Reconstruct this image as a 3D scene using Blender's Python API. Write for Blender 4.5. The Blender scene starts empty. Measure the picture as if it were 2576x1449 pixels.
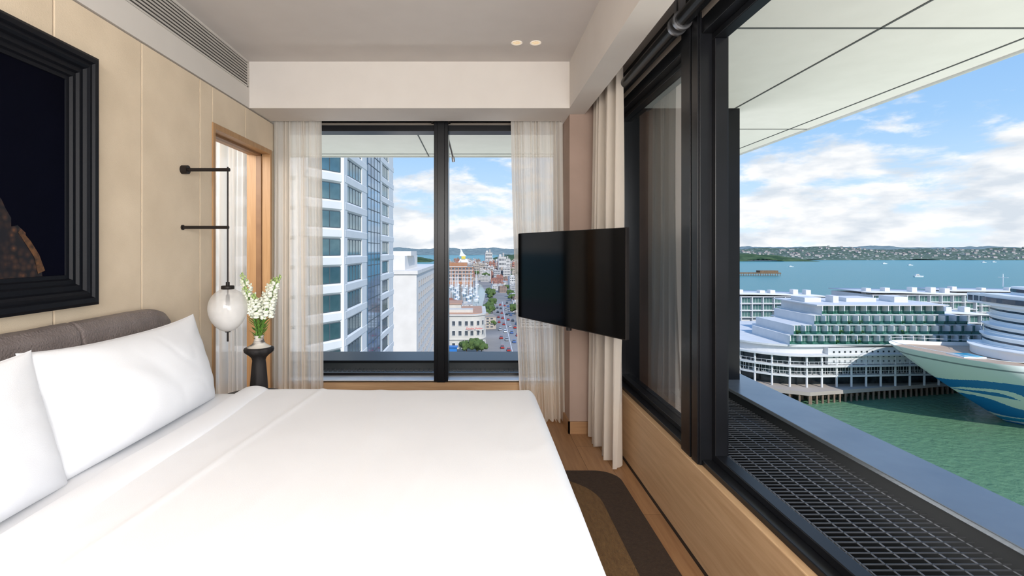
import bpy, bmesh, math, random
from mathutils import Vector, Matrix, noise
random.seed(7)
sc = bpy.context.scene
COL = sc.collection
pi = math.pi
try:
    sc.view_settings.view_transform = 'Standard'
    sc.view_settings.look = 'None'
except Exception as e:
    print(e)

# ------------------------------------------------------------------ materials
MATS = {}
def mat(name, c1, c2=None, scale=5.0, rough=0.5, metal=0.0, bump=0.0, bscale=60.0, stretch=(1,1,1),
        spec=0.5, detail=4.0, contrast=(0.3,0.7), emit=None, estr=0.0, coat=0.0, sheen=0.0, alpha=1.0, bdist=0.01):
    if name in MATS: return MATS[name]
    m = bpy.data.materials.new(name); m.use_nodes = True
    nt = m.node_tree; b = nt.nodes['Principled BSDF']
    b.inputs['Roughness'].default_value = rough
    b.inputs['Metallic'].default_value = metal
    b.inputs['Specular IOR Level'].default_value = spec
    b.inputs['Coat Weight'].default_value = coat
    b.inputs['Sheen Weight'].default_value = sheen
    b.inputs['Alpha'].default_value = alpha
    tc = nt.nodes.new('ShaderNodeTexCoord'); mp = nt.nodes.new('ShaderNodeMapping')
    mp.inputs['Scale'].default_value = stretch
    nt.links.new(tc.outputs['Object'], mp.inputs['Vector'])
    if c2 is None: c2 = tuple(min(1, c*0.93) for c in c1)
    n = nt.nodes.new('ShaderNodeTexNoise'); n.inputs['Scale'].default_value = scale; n.inputs['Detail'].default_value = detail
    nt.links.new(mp.outputs[0], n.inputs['Vector'])
    r = nt.nodes.new('ShaderNodeValToRGB')
    r.color_ramp.elements[0].position = contrast[0]; r.color_ramp.elements[1].position = contrast[1]
    r.color_ramp.elements[0].color = (*c1,1); r.color_ramp.elements[1].color = (*c2,1)
    nt.links.new(n.outputs['Fac'], r.inputs['Fac']); nt.links.new(r.outputs[0], b.inputs['Base Color'])
    if bump > 0:
        n2 = nt.nodes.new('ShaderNodeTexNoise'); n2.inputs['Scale'].default_value = bscale; n2.inputs['Detail'].default_value = 3
        nt.links.new(mp.outputs[0], n2.inputs['Vector'])
        bp = nt.nodes.new('ShaderNodeBump'); bp.inputs['Strength'].default_value = bump; bp.inputs['Distance'].default_value = bdist
        nt.links.new(n2.outputs['Fac'], bp.inputs['Height']); nt.links.new(bp.outputs[0], b.inputs['Normal'])
    if emit:
        b.inputs['Emission Color'].default_value = (*emit,1); b.inputs['Emission Strength'].default_value = estr
    MATS[name] = m
    return m

def glass_pane(name, tint=(1,1,1), refl=0.6):
    m = bpy.data.materials.new(name); m.use_nodes = True
    nt = m.node_tree; nt.nodes.clear()
    o = nt.nodes.new('ShaderNodeOutputMaterial'); mx = nt.nodes.new('ShaderNodeMixShader')
    t = nt.nodes.new('ShaderNodeBsdfTransparent'); t.inputs[0].default_value = (*tint,1)
    g = nt.nodes.new('ShaderNodeBsdfGlossy'); g.inputs['Roughness'].default_value = 0.0
    g.inputs['Color'].default_value = (.9,.95,1,1)
    f = nt.nodes.new('ShaderNodeFresnel'); f.inputs[0].default_value = 1.45
    mu = nt.nodes.new('ShaderNodeMath'); mu.operation = 'MULTIPLY'; mu.inputs[1].default_value = refl
    nt.links.new(f.outputs[0], mu.inputs[0]); nt.links.new(mu.outputs[0], mx.inputs[0])
    nt.links.new(t.outputs[0], mx.inputs[1]); nt.links.new(g.outputs[0], mx.inputs[2])
    nt.links.new(mx.outputs[0], o.inputs[0])
    return m

def sheer(name, col, transp=0.3, tw=0.5):
    m = bpy.data.materials.new(name); m.use_nodes = True
    nt = m.node_tree; nt.nodes.clear()
    o = nt.nodes.new('ShaderNodeOutputMaterial')
    d = nt.nodes.new('ShaderNodeBsdfDiffuse'); tl = nt.nodes.new('ShaderNodeBsdfTranslucent'); tr = nt.nodes.new('ShaderNodeBsdfTransparent')
    tc = nt.nodes.new('ShaderNodeTexCoord'); mp = nt.nodes.new('ShaderNodeMapping'); mp.inputs['Scale'].default_value = (40,40,3)
    n = nt.nodes.new('ShaderNodeTexNoise'); n.inputs['Scale'].default_value = 8; n.inputs['Detail'].default_value = 5
    nt.links.new(tc.outputs['Object'], mp.inputs[0]); nt.links.new(mp.outputs[0], n.inputs['Vector'])
    r = nt.nodes.new('ShaderNodeValToRGB'); r.color_ramp.elements[0].color = (*[c*0.87 for c in col],1); r.color_ramp.elements[1].color = (*col,1)
    nt.links.new(n.outputs['Fac'], r.inputs[0]); nt.links.new(r.outputs[0], d.inputs[0]); nt.links.new(r.outputs[0], tl.inputs[0])
    m1 = nt.nodes.new('ShaderNodeMixShader'); m1.inputs[0].default_value = tw
    nt.links.new(d.outputs[0], m1.inputs[1]); nt.links.new(tl.outputs[0], m1.inputs[2])
    m2 = nt.nodes.new('ShaderNodeMixShader')
    mr = nt.nodes.new('ShaderNodeMapRange'); mr.inputs[3].default_value = transp*0.6; mr.inputs[4].default_value = transp*1.4
    nt.links.new(n.outputs['Fac'], mr.inputs[0]); nt.links.new(mr.outputs[0], m2.inputs[0])
    nt.links.new(m1.outputs[0], m2.inputs[1]); nt.links.new(tr.outputs[0], m2.inputs[2])
    nt.links.new(m2.outputs[0], o.inputs[0])
    return m

def wood(name, c1, c2, axis=1, scale=3.0, rough=0.45, planks=False):
    m = bpy.data.materials.new(name); m.use_nodes = True
    nt = m.node_tree; b = nt.nodes['Principled BSDF']; b.inputs['Roughness'].default_value = rough
    b.inputs['Specular IOR Level'].default_value = .35
    tc = nt.nodes.new('ShaderNodeTexCoord'); mp = nt.nodes.new('ShaderNodeMapping')
    s = [14,14,14]; s[axis] = 0.9
    mp.inputs['Scale'].default_value = s
    nt.links.new(tc.outputs['Object'], mp.inputs[0])
    n = nt.nodes.new('ShaderNodeTexNoise'); n.inputs['Scale'].default_value = scale; n.inputs['Detail'].default_value = 8; n.inputs['Distortion'].default_value = 0.8
    nt.links.new(mp.outputs[0], n.inputs['Vector'])
    r = nt.nodes.new('ShaderNodeValToRGB'); r.color_ramp.elements[0].position = .3; r.color_ramp.elements[1].position = .7
    r.color_ramp.elements[0].color = (*c1,1); r.color_ramp.elements[1].color = (*c2,1)
    nt.links.new(n.outputs['Fac'], r.inputs[0])
    if planks:
        bk = nt.nodes.new('ShaderNodeTexBrick'); mp2 = nt.nodes.new('ShaderNodeMapping'); mp2.inputs['Rotation'].default_value = (0,0,pi/2)
        nt.links.new(tc.outputs['Object'], mp2.inputs[0]); nt.links.new(mp2.outputs[0], bk.inputs['Vector'])
        bk.inputs['Scale'].default_value = 1.0; bk.inputs['Brick Width'].default_value = 1.8; bk.inputs['Row Height'].default_value = 0.16
        bk.inputs['Mortar Size'].default_value = 0.0015; bk.inputs['Color1'].default_value = (1,1,1,1); bk.inputs['Color2'].default_value = (.8,.77,.74,1)
        bk.inputs['Mortar'].default_value = (.35,.3,.25,1)
        mx = nt.nodes.new('ShaderNodeMix'); mx.data_type = 'RGBA'; mx.blend_type = 'MULTIPLY'; mx.inputs[0].default_value = 1
        nt.links.new(r.outputs[0], mx.inputs[6]); nt.links.new(bk.outputs[0], mx.inputs[7])
        nt.links.new(mx.outputs[2], b.inputs['Base Color'])
    else:
        nt.links.new(r.outputs[0], b.inputs['Base Color'])
    return m

# ------------------------------------------------------------------ mesh builder
_ico = {}
def ico(sub):
    if sub not in _ico:
        bm = bmesh.new(); bmesh.ops.create_icosphere(bm, subdivisions=sub, radius=1)
        _ico[sub] = ([v.co.copy() for v in bm.verts], [[v.index for v in f.verts] for f in bm.faces]); bm.free()
    return _ico[sub]

class M:
    def __init__(s): s.v=[]; s.f=[]; s.m=[]; s.s=[]
    def add(s, vs, fs, m=0, sm=False):
        o=len(s.v); s.v += [Vector(p) for p in vs]
        for f in fs: s.f.append([i+o for i in f]); s.m.append(m); s.s.append(sm)
        return s
    def box(s,x0,x1,y0,y1,z0,z1,m=0):
        vs=[(x0,y0,z0),(x1,y0,z0),(x1,y1,z0),(x0,y1,z0),(x0,y0,z1),(x1,y0,z1),(x1,y1,z1),(x0,y1,z1)]
        return s.add(vs,[(0,3,2,1),(4,5,6,7),(0,1,5,4),(1,2,6,5),(2,3,7,6),(3,0,4,7)],m)
    def quad(s,a,b,c,d,m=0): return s.add([a,b,c,d],[(0,1,2,3)],m)
    def prism(s, poly, z0, z1, m=0, poly2=None, mtop=None):
        n=len(poly); p2=poly2 or poly
        vs=[(x,y,z0) for x,y in poly]+[(x,y,z1) for x,y in p2]
        s.add(vs,[(i,(i+1)%n,(i+1)%n+n,i+n) for i in range(n)]+[tuple(range(n-1,-1,-1))],m)
        s.add([(x,y,z1) for x,y in p2],[tuple(range(n))], m if mtop is None else mtop)
        return s
    def cyl(s,p0,p1,r0,r1=None,n=16,m=0,cap=True,sm=True):
        p0=Vector(p0);p1=Vector(p1); r1=r0 if r1 is None else r1
        d=(p1-p0).normalized(); a=Vector((0,0,1)) if abs(d.z)<.9 else Vector((1,0,0))
        u=d.cross(a).normalized(); w=d.cross(u)
        ring=lambda p,r:[p+u*math.cos(2*pi*i/n)*r+w*math.sin(2*pi*i/n)*r for i in range(n)]
        s.add(ring(p0,r0)+ring(p1,r1),[(i,i+n,(i+1)%n+n,(i+1)%n) for i in range(n)],m,sm)
        if cap:
            s.add(ring(p0,r0),[tuple(range(n))],m); s.add(ring(p1,r1),[tuple(range(n-1,-1,-1))],m)
        return s
    def tube(s,pts,r,n=8,m=0):
        pts=[Vector(p) for p in pts]
        rs = r if isinstance(r,(list,tuple)) else [r]*len(pts)
        vs=[]
        for i,p in enumerate(pts):
            d=(pts[min(i+1,len(pts)-1)]-pts[max(i-1,0)]).normalized()
            a=Vector((0,1,0)) if abs(d.y)<.9 else Vector((1,0,0))
            u=d.cross(a).normalized(); w=d.cross(u)
            vs+=[p+u*math.cos(2*pi*k/n)*rs[i]+w*math.sin(2*pi*k/n)*rs[i] for k in range(n)]
        fs=[(i*n+k,(i+1)*n+k,(i+1)*n+(k+1)%n,i*n+(k+1)%n) for i in range(len(pts)-1) for k in range(n)]
        fs+=[tuple(range(n)), tuple(range(len(vs)-1,len(vs)-n-1,-1))]
        return s.add(vs,fs,m,True)
    def lathe(s,prof,c=(0,0,0),n=32,m=0,ms=None):
        c=Vector(c); vs=[]
        for r,z in prof: vs+=[c+Vector((r*math.cos(2*pi*k/n),r*math.sin(2*pi*k/n),z)) for k in range(n)]
        o=len(s.v); s.v+=vs
        for i in range(len(prof)-1):
            for k in range(n):
                s.f.append([o+i*n+k,o+i*n+(k+1)%n,o+(i+1)*n+(k+1)%n,o+(i+1)*n+k]); s.m.append(ms[i] if ms else m); s.s.append(True)
        return s
    def blob(s,c,r,sub=1,m=0,rot=None,jit=0):
        V,F=ico(sub); c=Vector(c); r=Vector(r) if hasattr(r,'__len__') else Vector((r,r,r))
        vs=[]
        for v in V:
            p=Vector((v.x*r.x,v.y*r.y,v.z*r.z))
            if jit: p*=1+jit*(noise.noise(v*2.3+c*.77))
            if rot: p=rot@p
            vs.append(c+p)
        return s.add(vs,F,m,True)
    def grid(s,fn,nu,nv,m=0,sm=True,mf=None):
        o=len(s.v)
        for i in range(nu+1):
            for j in range(nv+1): s.v.append(Vector(fn(i/nu,j/nv)))
        for i in range(nu):
            for j in range(nv):
                s.f.append([o+i*(nv+1)+j,o+(i+1)*(nv+1)+j,o+(i+1)*(nv+1)+j+1,o+i*(nv+1)+j+1])
                s.m.append(mf((i+.5)/nu,(j+.5)/nv) if mf else m); s.s.append(sm)
        return s
    def mesh(s,name,mats,org=(0,0,0)):
        o=Vector(org); me=bpy.data.meshes.new(name)
        me.from_pydata([tuple(v-o) for v in s.v],[],s.f)
        for mm in (mats if isinstance(mats,(list,tuple)) else [mats]): me.materials.append(mm)
        me.polygons.foreach_set('material_index',s.m); me.polygons.foreach_set('use_smooth',s.s)
        me.update(); return me
    def obj(s,name,mats,parent=None,label=None,cat=None,kind=None,group=None,local=False,bevel=0,seg=2,sub=0,solid=0,weld=0,hlabel=None):
        if parent is not None:
            org=(0,0,0) if local else parent_world(parent)
            ob=bpy.data.objects.new(name,s.mesh(name,mats,org)); ob.parent=parent
        else:
            if local: org=Vector((0,0,0))
            else:
                xs=[v.x for v in s.v];ys=[v.y for v in s.v];zs=[v.z for v in s.v]
                org=Vector(((min(xs)+max(xs))/2,(min(ys)+max(ys))/2,min(zs)))
            ob=bpy.data.objects.new(name,s.mesh(name,mats,org)); ob.location=org
        COL.objects.link(ob)
        if label: ob['label']=label
        if cat: ob['category']=cat
        if kind: ob['kind']=kind
        if group: ob['group']=group
        if weld:
            w=ob.modifiers.new('w','WELD'); w.merge_threshold=weld
        if solid:
            w=ob.modifiers.new('s','SOLIDIFY'); w.thickness=solid
        if bevel:
            w=ob.modifiers.new('b','BEVEL'); w.width=bevel; w.segments=seg; w.limit_method='ANGLE'; w.harden_normals=False
        if sub:
            w=ob.modifiers.new('u','SUBSURF'); w.levels=sub; w.render_levels=sub
        return ob
def parent_world(p):
    o=Vector(p.location)
    while p.parent: p=p.parent; o+=Vector(p.location)
    return o
def thing(name,loc,label,cat,group=None,kind=None,rz=0):
    e=bpy.data.objects.new(name,None); e.location=loc; e.rotation_euler=(0,0,rz); e.empty_display_size=.1
    COL.objects.link(e)
    if label: e['label']=label
    if cat: e['category']=cat
    if group: e['group']=group
    if kind: e['kind']=kind
    return e
def inst(me,name,loc,rz=0,parent=None,scale=1,label=None,cat=None,group=None,kind=None):
    ob=bpy.data.objects.new(name,me); ob.location=loc; ob.rotation_euler=(0,0,rz)
    ob.scale=scale if hasattr(scale,'__len__') else (scale,)*3
    if parent: ob.parent=parent
    COL.objects.link(ob)
    if label: ob['label']=label
    if cat: ob['category']=cat
    if group: ob['group']=group
    if kind: ob['kind']=kind
    return ob

# ------------------------------------------------------------------ palette
plaster = mat('ceiling_plaster',(.62,.585,.56),(.595,.56,.535),rough=.9)
plaster_w = mat('bulkhead_plaster',(.67,.63,.59),(.645,.605,.565),rough=.9)
plaster_col = mat('column_plaster',(.38,.275,.225),(.32,.23,.185),scale=3,rough=.85,bump=.25,bscale=12)
suede = mat('suede_panel',(.74,.605,.445),(.64,.515,.37),scale=3.5,rough=.95,bump=.15,bscale=250,sheen=.2,detail=10)
black_frame = mat('black_aluminium',(.006,.0065,.008),(.009,.0095,.012),rough=.28,spec=.25)
black_gloss = mat('black_lacquer',(.004,.004,.005),(.007,.007,.008),rough=.25,spec=.3)
black_matte = mat('black_metal',(.014,.011,.010),(.024,.018,.016),rough=.5,metal=.2,spec=.3)
oak_y = wood('oak_lengthwise',(.48,.30,.16),(.60,.40,.23),1)
oak_x = wood('oak_crosswise',(.46,.285,.15),(.58,.385,.22),0)
oak_z = wood('oak_upright',(.38,.21,.095),(.47,.28,.135),2)
oak_d = wood('oak_skirting',(.30,.16,.075),(.38,.21,.10),0)
floor_m = wood('oak_floor',(.31,.16,.075),(.43,.245,.12),1,planks=True,rough=.4)
white_lin = mat('white_linen',(.875,.88,.90),(.85,.855,.88),scale=3,rough=.85,bump=.10,bscale=400,sheen=.1)
leather = mat('taupe_leather',(.165,.135,.127),(.215,.18,.17),scale=9,rough=.45,bump=.5,bscale=120,detail=8)
glass = glass_pane('window_glass',(.45,.47,.5),.5)
blind_fabric = mat('blind_fabric',(.33,.29,.25),(.27,.235,.2),scale=200,rough=.95)
alu = mat('brushed_metal',(.5,.5,.52),rough=.35,metal=1)
sill_m = mat('sill_reflection',(.75,.77,.8),rough=.3,metal=.4)  # pale colour stands in for the bright reflection on the sill top

# ------------------------------------------------------------------ ROOM SHELL
XL=-1.64; CZ=2.7345; BZ=2.40
S='structure'
def st(m,name,mats,label,bevel=0): return m.obj(name,mats,label=label,cat=name.split('_')[0],kind=S,bevel=bevel)
st(M().box(-2.9,1.09,-2.5,4.08,-.12,0),'floor',floor_m,'oak plank floor with warm satin finish')
st(M().box(-1.85,1.15,-2.5,4.3,CZ,CZ+.12),'ceiling',plaster,'smooth greige painted ceiling')
m=M(); m.box(-1.80,-1.66,-2.5,3.08,0,BZ); m.box(-1.80,-1.66,3.08,3.95,2.17,BZ); m.box(-1.80,-1.66,3.95,4.06,0,BZ)
st(m,'wall_left',suede,'wall behind the bed carrying suede panels')
ys=[-2.5,-1.5,-.6,.35,1.42,1.925,2.43,2.94,3.08]
k=1
for a,b in zip(ys[:-1],ys[1:]):
    st(M().box(-1.66,XL,a+.0025,b-.0025,.08,BZ-.008),'trim_%d'%k,suede,'tan suede wall panel with fine seams',bevel=.004); k+=1
for a,b in [(3.08,3.52),(3.52,4.0)]:
    st(M().box(-1.66,XL,a+.0025,b-.0025,2.172,BZ-.008),'trim_%d'%k,suede,'tan suede wall panel above the doorway',bevel=.004); k+=1
st(M().box(-1.66,XL+.004,-2.5,3.075,0,.08),'baseboard_left',oak_y,'oak baseboard under the suede panels')
st(M().box(-1.80,XL+.002,-2.5,4.3,BZ,CZ),'trim_%d'%k,plaster_w,'pale painted bulkhead above suede wall'); k+=1
st(M().box(XL,.666,3.575,3.93,BZ,CZ),'trim_%d'%k,plaster_w,'pale boxed ceiling beam before the window'); k+=1
st(M().box(.666,.81,-2.5,4.06,BZ,CZ),'trim_%d'%k,plaster_w,'pale boxed ceiling beam along window wall'); k+=1
st(M().box(XL,.666,3.93,4.3,2.56,CZ).box(.81,1.15,-2.5,4.3,2.62,CZ),'trim_%d'%k,plaster_w,'ceiling of the recessed curtain pocket'); k+=1
m=M(); m.box(-2.9,.70,4.08,4.3,-.12,.29); m.box(-2.9,.70,4.2,4.3,2.40,2.7)
st(m,'wall_back',plaster_w,'low wall and lintel around city window')
st(M().box(XL,.697,4.05,4.08,0,.30),'trim_%d'%k,oak_x,'oak panelling under the city window'); k+=1
st(M().box(.697,1.10,3.74,4.3,0,2.62),'wall_corner',plaster_col,'beige brown textured plaster corner column')
st(M().box(.685,1.0,3.725,3.74,0,.09).box(.685,.697,3.725,4.05,0,.09),'baseboard_corner',oak_d,'oak baseboard around the plaster column')
st(M().box(.97,1.12,-2.5,3.74,-.12,.42),'wall_right',oak_y,'low oak clad wall under harbour window',bevel=.004)
st(M().box(.962,.97,-2.5,3.74,0,.012),'baseboard_shadow_strip',black_matte,'dark strip standing in for shadow line at floor')  # black strip painted as the shadow line at the panel foot
st(M().box(1.03,1.15,-2.5,3.74,2.40,2.73),'wall_right_upper',black_frame,'dark lintel above the harbour window')
st(M().box(-1.8,1.15,-2.6,-2.5,0,2.73),'wall_rear',plaster_w,'plain painted wall opposite city window')
d=thing('door_1',(XL,3.5,0),'oak lined open doorway to the next room','door',kind=S)
M().box(-1.82,XL+.008,3.075,3.105,0,2.17).box(-1.82,XL+.008,3.105,3.925,2.135,2.17).box(-1.82,XL+.008,3.925,3.955,0,2.17).obj('door_frame',oak_z,d,bevel=.002)
M().box(-1.74,-1.70,3.91,3.925,0,2.135).box(-1.74,-1.70,3.105,3.925,2.12,2.135).obj('door_stop',mat('dark_oak',(.2,.1,.045),(.26,.14,.065),rough=.5),d)
st(M().box(-2.95,-2.85,1.6,4.3,0,2.5),'wall_side_room',plaster_w,'plain wall of adjoining room')
st(M().box(-2.9,-1.8,1.5,1.6,0,2.5),'wall_side_room_rear',plaster_w,'plain wall of adjoining room')
st(M().box(-2.95,-1.8,1.5,4.3,2.47,2.6),'ceiling_side_room',plaster,'ceiling of adjoining room')

w1=thing('window_1',(-.47,4.14,.3),'black framed picture window overlooking the city','window',kind=S)
m=M(); m.box(-1.64,.697,4.08,4.22,.27,.315); m.box(-1.64,.697,4.08,4.22,2.355,2.405); m.box(-1.64,-1.59,4.08,4.22,.315,2.355); m.box(.647,.697,4.08,4.22,.315,2.355)
m.box(-1.64,.697,4.19,4.23,.315,.345)
m.obj('window_frame',black_frame,w1,bevel=.003)
M().box(-.35,-.235,4.03,4.22,.31,2.50).box(-.322,-.262,4.015,4.03,.31,2.50).obj('mullion',black_frame,w1,bevel=.003)
M().box(-1.64,.697,4.035,4.19,.315,.322).obj('window_sill',sill_m,w1,bevel=.001)
M().cyl((-.245,4.24,2.33),(-.21,4.34,2.19),.008).cyl((-.21,4.34,2.19),(-.205,4.34,2.15),.014).obj('window_stay',alu,w1)
w3=thing('window_3',(-2.25,4.2,.3),'black framed window of adjoining room','window',kind=S)
m=M(); m.box(-2.85,-1.64,4.08,4.22,.27,.33); m.box(-2.85,-1.64,4.08,4.22,2.36,2.47); m.box(-2.85,-2.8,4.08,4.22,.33,2.36); m.box(-1.82,-1.64,4.06,4.22,.33,2.47)
m.obj('window_frame',black_frame,w3)
w2=thing('window_2',(1.05,.6,.42),'black framed floor-height window overlooking the harbour','window',kind=S)
m=M()
for a,b in [(2.40,3.66),(-.6,2.21),(-2.5,-.78)]:
    m.box(1.0,1.11,a,b,.42,.445); m.box(1.0,1.11,a,b,2.34,2.41)
    m.box(1.045,1.10,a,b,.445,.475); m.box(1.045,1.10,a,b,2.31,2.34)
    m.box(1.045,1.10,a,a+.03,.47,2.31); m.box(1.045,1.10,b-.03,b,.47,2.31)
m.box(.985,1.11,3.62,3.74,.42,2.41)
m.obj('window_frame',black_frame,w2,bevel=.003)
for y0,y1 in [(2.21,2.40),(-.78,-.6)]:
    mm=M(); mm.box(.99,1.12,y0,y1,.42,2.52); mm.box(.983,.99,y0+.005,y0+.07,.42,2.52); mm.box(.983,.99,y0+.085,y1-.005,.42,2.52)
    mm.obj('mullion',black_frame,w2,bevel=.003)
M().quad((1.085,2.40,.44),(1.085,3.64,.44),(1.085,3.64,2.33),(1.085,2.40,2.33)).obj('glass_pane',glass,w2)
def blind(a,b,label):
    a=Vector(a);b=Vector(b); e=thing('roller_blind',(a+b)/2,label,'blind',group='rolled up window blinds')
    M().cyl(a,b,.036,n=24).obj('blind_roll',black_gloss,e)
    d=(b-a).normalized()
    for p,s in ((a,1),(b,-1)):
        mm=M()
        mm.cyl(p-d*.004*s,p+d*.012*s,.045,n=24)
        mm.box(p.x-.012,p.x+.012,p.y-.012,p.y+.012,p.z,p.z+ (.12 if abs(d.x)<.5 else .085))
        mm.obj('blind_bracket',alu if abs(d.x)<.5 else black_matte,e)
blind((.94,2.33,2.43),(.94,3.60,2.43),'rolled black blind above the harbour window')
blind((.94,-.66,2.43),(.94,2.28,2.43),'rolled black blind above the harbour window')
blind((-1.58,4.06,2.455),(-.36,4.06,2.455),'rolled black blind above the city window')
blind((-.23,4.06,2.455),(.66,4.06,2.455),'rolled black blind above the city window')
st(M().box(1.0,1.03,-2.5,3.74,2.41,2.49),'trim_%d'%k,blind_fabric,'grey-beige fabric fascia over window head'); k+=1
st(M().box(XL,.697,4.09,4.12,2.405,2.44),'trim_%d'%k,blind_fabric,'grey-beige fabric fascia over window head'); k+=1

linen = sheer('curtain_linen',(.90,.82,.73),.05,.45)
linen_s = sheer('curtain_sheer',(1.0,.94,.86),.20,.55)
linen_w = sheer('curtain_white_sheer',(.98,.96,.93),.12)
def curtain(a,b,z0,z1,folds,amp,label,seed=0,flare=(0,0),mt=None,top=.45):
    a=Vector((a[0],a[1],0)); b=Vector((b[0],b[1],0)); t=(b-a).normalized(); n=Vector((-t.y,t.x,0)); L=(b-a).length
    def fn(u,v):
        z=z0+(z1-z0)*v
        w=u+ .03*math.sin(u*19+seed)+.014*math.sin(u*47+seed*2)
        ph=2*pi*folds*w+1.1*math.sin(seed+v*2.2+u*4)*(1-v)
        A=amp*(top+(1-top)*(1-v)**.7)*(0.75+.4*math.sin(u*17+seed*3))
        off=A*math.sin(ph)+A*.25*math.sin(2*ph+1)
        q=flare[0]*(1-v)**1.5*(1-u)+flare[1]*(1-v)**1.5*u
        p=a+t*(L*u)+t*(q)+n*off
        return (p.x,p.y,z+.006*math.sin(ph))
    e=thing('curtain',(a.x*.5+b.x*.5,a.y*.5+b.y*.5,z0),label,'curtain',group='floor length linen curtains')
    M().grid(fn,int(folds*14),26).obj('curtain_fabric',mt or linen,e)
    p,q=a,b
    M().box(min(p.x,q.x)-.012,max(p.x,q.x)+.012,min(p.y,q.y)-.012,max(p.y,q.y)+.012,z1,z1+.015).obj('curtain_track',black_matte,e)
curtain((-1.63,3.98),(-1.25,3.98),.015,2.50,10,.035,'sheer cream linen curtain beside oak doorway',1,flare=(0,.02),mt=linen_s)
curtain((.27,3.98),(.685,3.98),.015,2.50,10,.035,'sheer cream linen curtain beside plaster column',4,flare=(.08,.03),mt=linen_s)
curtain((.875,3.68),(.90,3.12),.015,2.55,9,.058,'beige linen curtain between column and harbour window',7,flare=(0,.02))
curtain((-2.45,3.98),(-1.84,3.98),.015,2.40,13,.05,'sheer white curtain seen through the doorway',9,mt=linen_w,top=.8)

v=thing('air_vent',(-1.637,2.0,2.54),'long white louvred air conditioning grille','vent')
ventm=mat('vent_white',(.62,.58,.54),rough=.5)
m=M(); z0,z1,ya,yb=2.542,2.725,-.5,3.55
m.box(XL,XL+.006,ya,yb,z0,z0+.01).box(XL,XL+.006,ya,yb,z1-.01,z1).box(XL,XL+.006,yb-.012,yb,z0,z1).box(XL,XL+.006,ya,ya+.012,z0,z1)
m.obj('vent_frame',ventm,v)
m=M()
for i in range(8):
    z=z0+.020+i*.0195
    m.add([(XL+.004,ya,z),(XL+.004,yb,z),(XL+.013,yb,z+.0045),(XL+.013,ya,z+.0045),(XL+.003,ya,z+.0075),(XL+.003,yb,z+.0075)],[(0,1,2,3),(3,2,5,4)])
m.obj('louvre_slats',ventm,v)
M().box(XL+.002,XL+.0032,ya,yb,z0,z1).obj('vent_shade_sheet',mat('vent_shade',(.05,.045,.042),rough=.8),v)  # flat dark sheet painted as the shade behind the slats
for x in (.26,.383):
    e=thing('downlight',(x,3.247,CZ),'small round recessed ceiling spotlight','ceiling light',group='recessed ceiling spotlights')
    M().lathe([(.036,0),(.037,-.003),(.031,-.004),(.027,.0),(.022,.0)],(x,3.247,CZ-.001),24).obj('light_trim',mat('light_trim',(.85,.8,.72),rough=.4,emit=(1,.85,.65),estr=.25),e)
    M().lathe([(.026,0),(.001,-.0005)],(x,3.247,CZ-.002),24).obj('light_lens',mat('light_lens',(.5,.38,.22),(.9,.8,.6),scale=60,rough=.3,emit=(1,.7,.4),estr=.45),e)

# ------------------------------------------------------------------ ARTWORK
ax0=1.07; ax1=2.09; az0=1.15; az1=2.18
art=thing('framed_artwork',(XL,(ax0+ax1)/2,az0),'dark painting in a broad stepped black frame','picture')
prof=[(0,0),(0,.05),(.012,.058),(.03,.058),(.036,.048),(.05,.052),(.06,.046),(.066,.034),(.085,.036),(.092,.026),(.108,.028),(.114,.018),(.128,.018),(.13,.008)]
m=M()
rects=[[(XL+h,ax0+dd,az0+dd),(XL+h,ax1-dd,az0+dd),(XL+h,ax1-dd,az1-dd),(XL+h,ax0+dd,az1-dd)] for dd,h in prof]
for r0,r1 in zip(rects[:-1],rects[1:]):
    for i in range(4): m.quad(r0[i],r0[(i+1)%4],r1[(i+1)%4],r1[i])
m.obj('picture_frame',mat('frame_black',(.003,.0035,.006),(.005,.006,.009),scale=300,rough=.45,bump=.1,bscale=500,spec=.18),art)
M().quad((XL+.012,ax0+.12,az0+.12),(XL+.012,ax1-.12,az0+.12),(XL+.012,ax1-.12,az1-.12),(XL+.012,ax0+.12,az1-.12)).obj('canvas',mat('canvas_navy',(.0006,.0008,.0035),(.0015,.002,.008),scale=1.5,rough=.7,spec=.05),art)
def ornate():
    m_=bpy.data.materials.new('painted_bronze'); m_.use_nodes=True; nt=m_.node_tree; b=nt.nodes['Principled BSDF']; b.inputs['Roughness'].default_value=.5
    tc=nt.nodes.new('ShaderNodeTexCoord'); vo=nt.nodes.new('ShaderNodeTexVoronoi'); vo.inputs['Scale'].default_value=45
    nt.links.new(tc.outputs['Object'],vo.inputs['Vector']); r=nt.nodes.new('ShaderNodeValToRGB')
    r.color_ramp.elements[0].color=(.16,.06,.022,1); r.color_ramp.elements[1].color=(.003,.002,.004,1); r.color_ramp.elements[1].position=.7
    e=r.color_ramp.elements.new(.3); e.color=(.045,.02,.012,1)
    nt.links.new(vo.outputs['Distance'],r.inputs[0])
    n=nt.nodes.new('ShaderNodeTexNoise'); n.inputs['Scale'].default_value=9; nt.links.new(tc.outputs['Object'],n.inputs['Vector'])
    rr=nt.nodes.new('ShaderNodeValToRGB'); rr.color_ramp.elements[0].position=.38; rr.color_ramp.elements[1].position=.58; nt.links.new(n.outputs['Fac'],rr.inputs[0])
    mx=nt.nodes.new('ShaderNodeMix'); mx.data_type='RGBA'; nt.links.new(rr.outputs[0],mx.inputs[0]); mx.inputs[6].default_value=(.003,.002,.005,1); nt.links.new(r.outputs[0],mx.inputs[7])
    nt.links.new(mx.outputs[2],b.inputs['Base Color']); return m_
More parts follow.
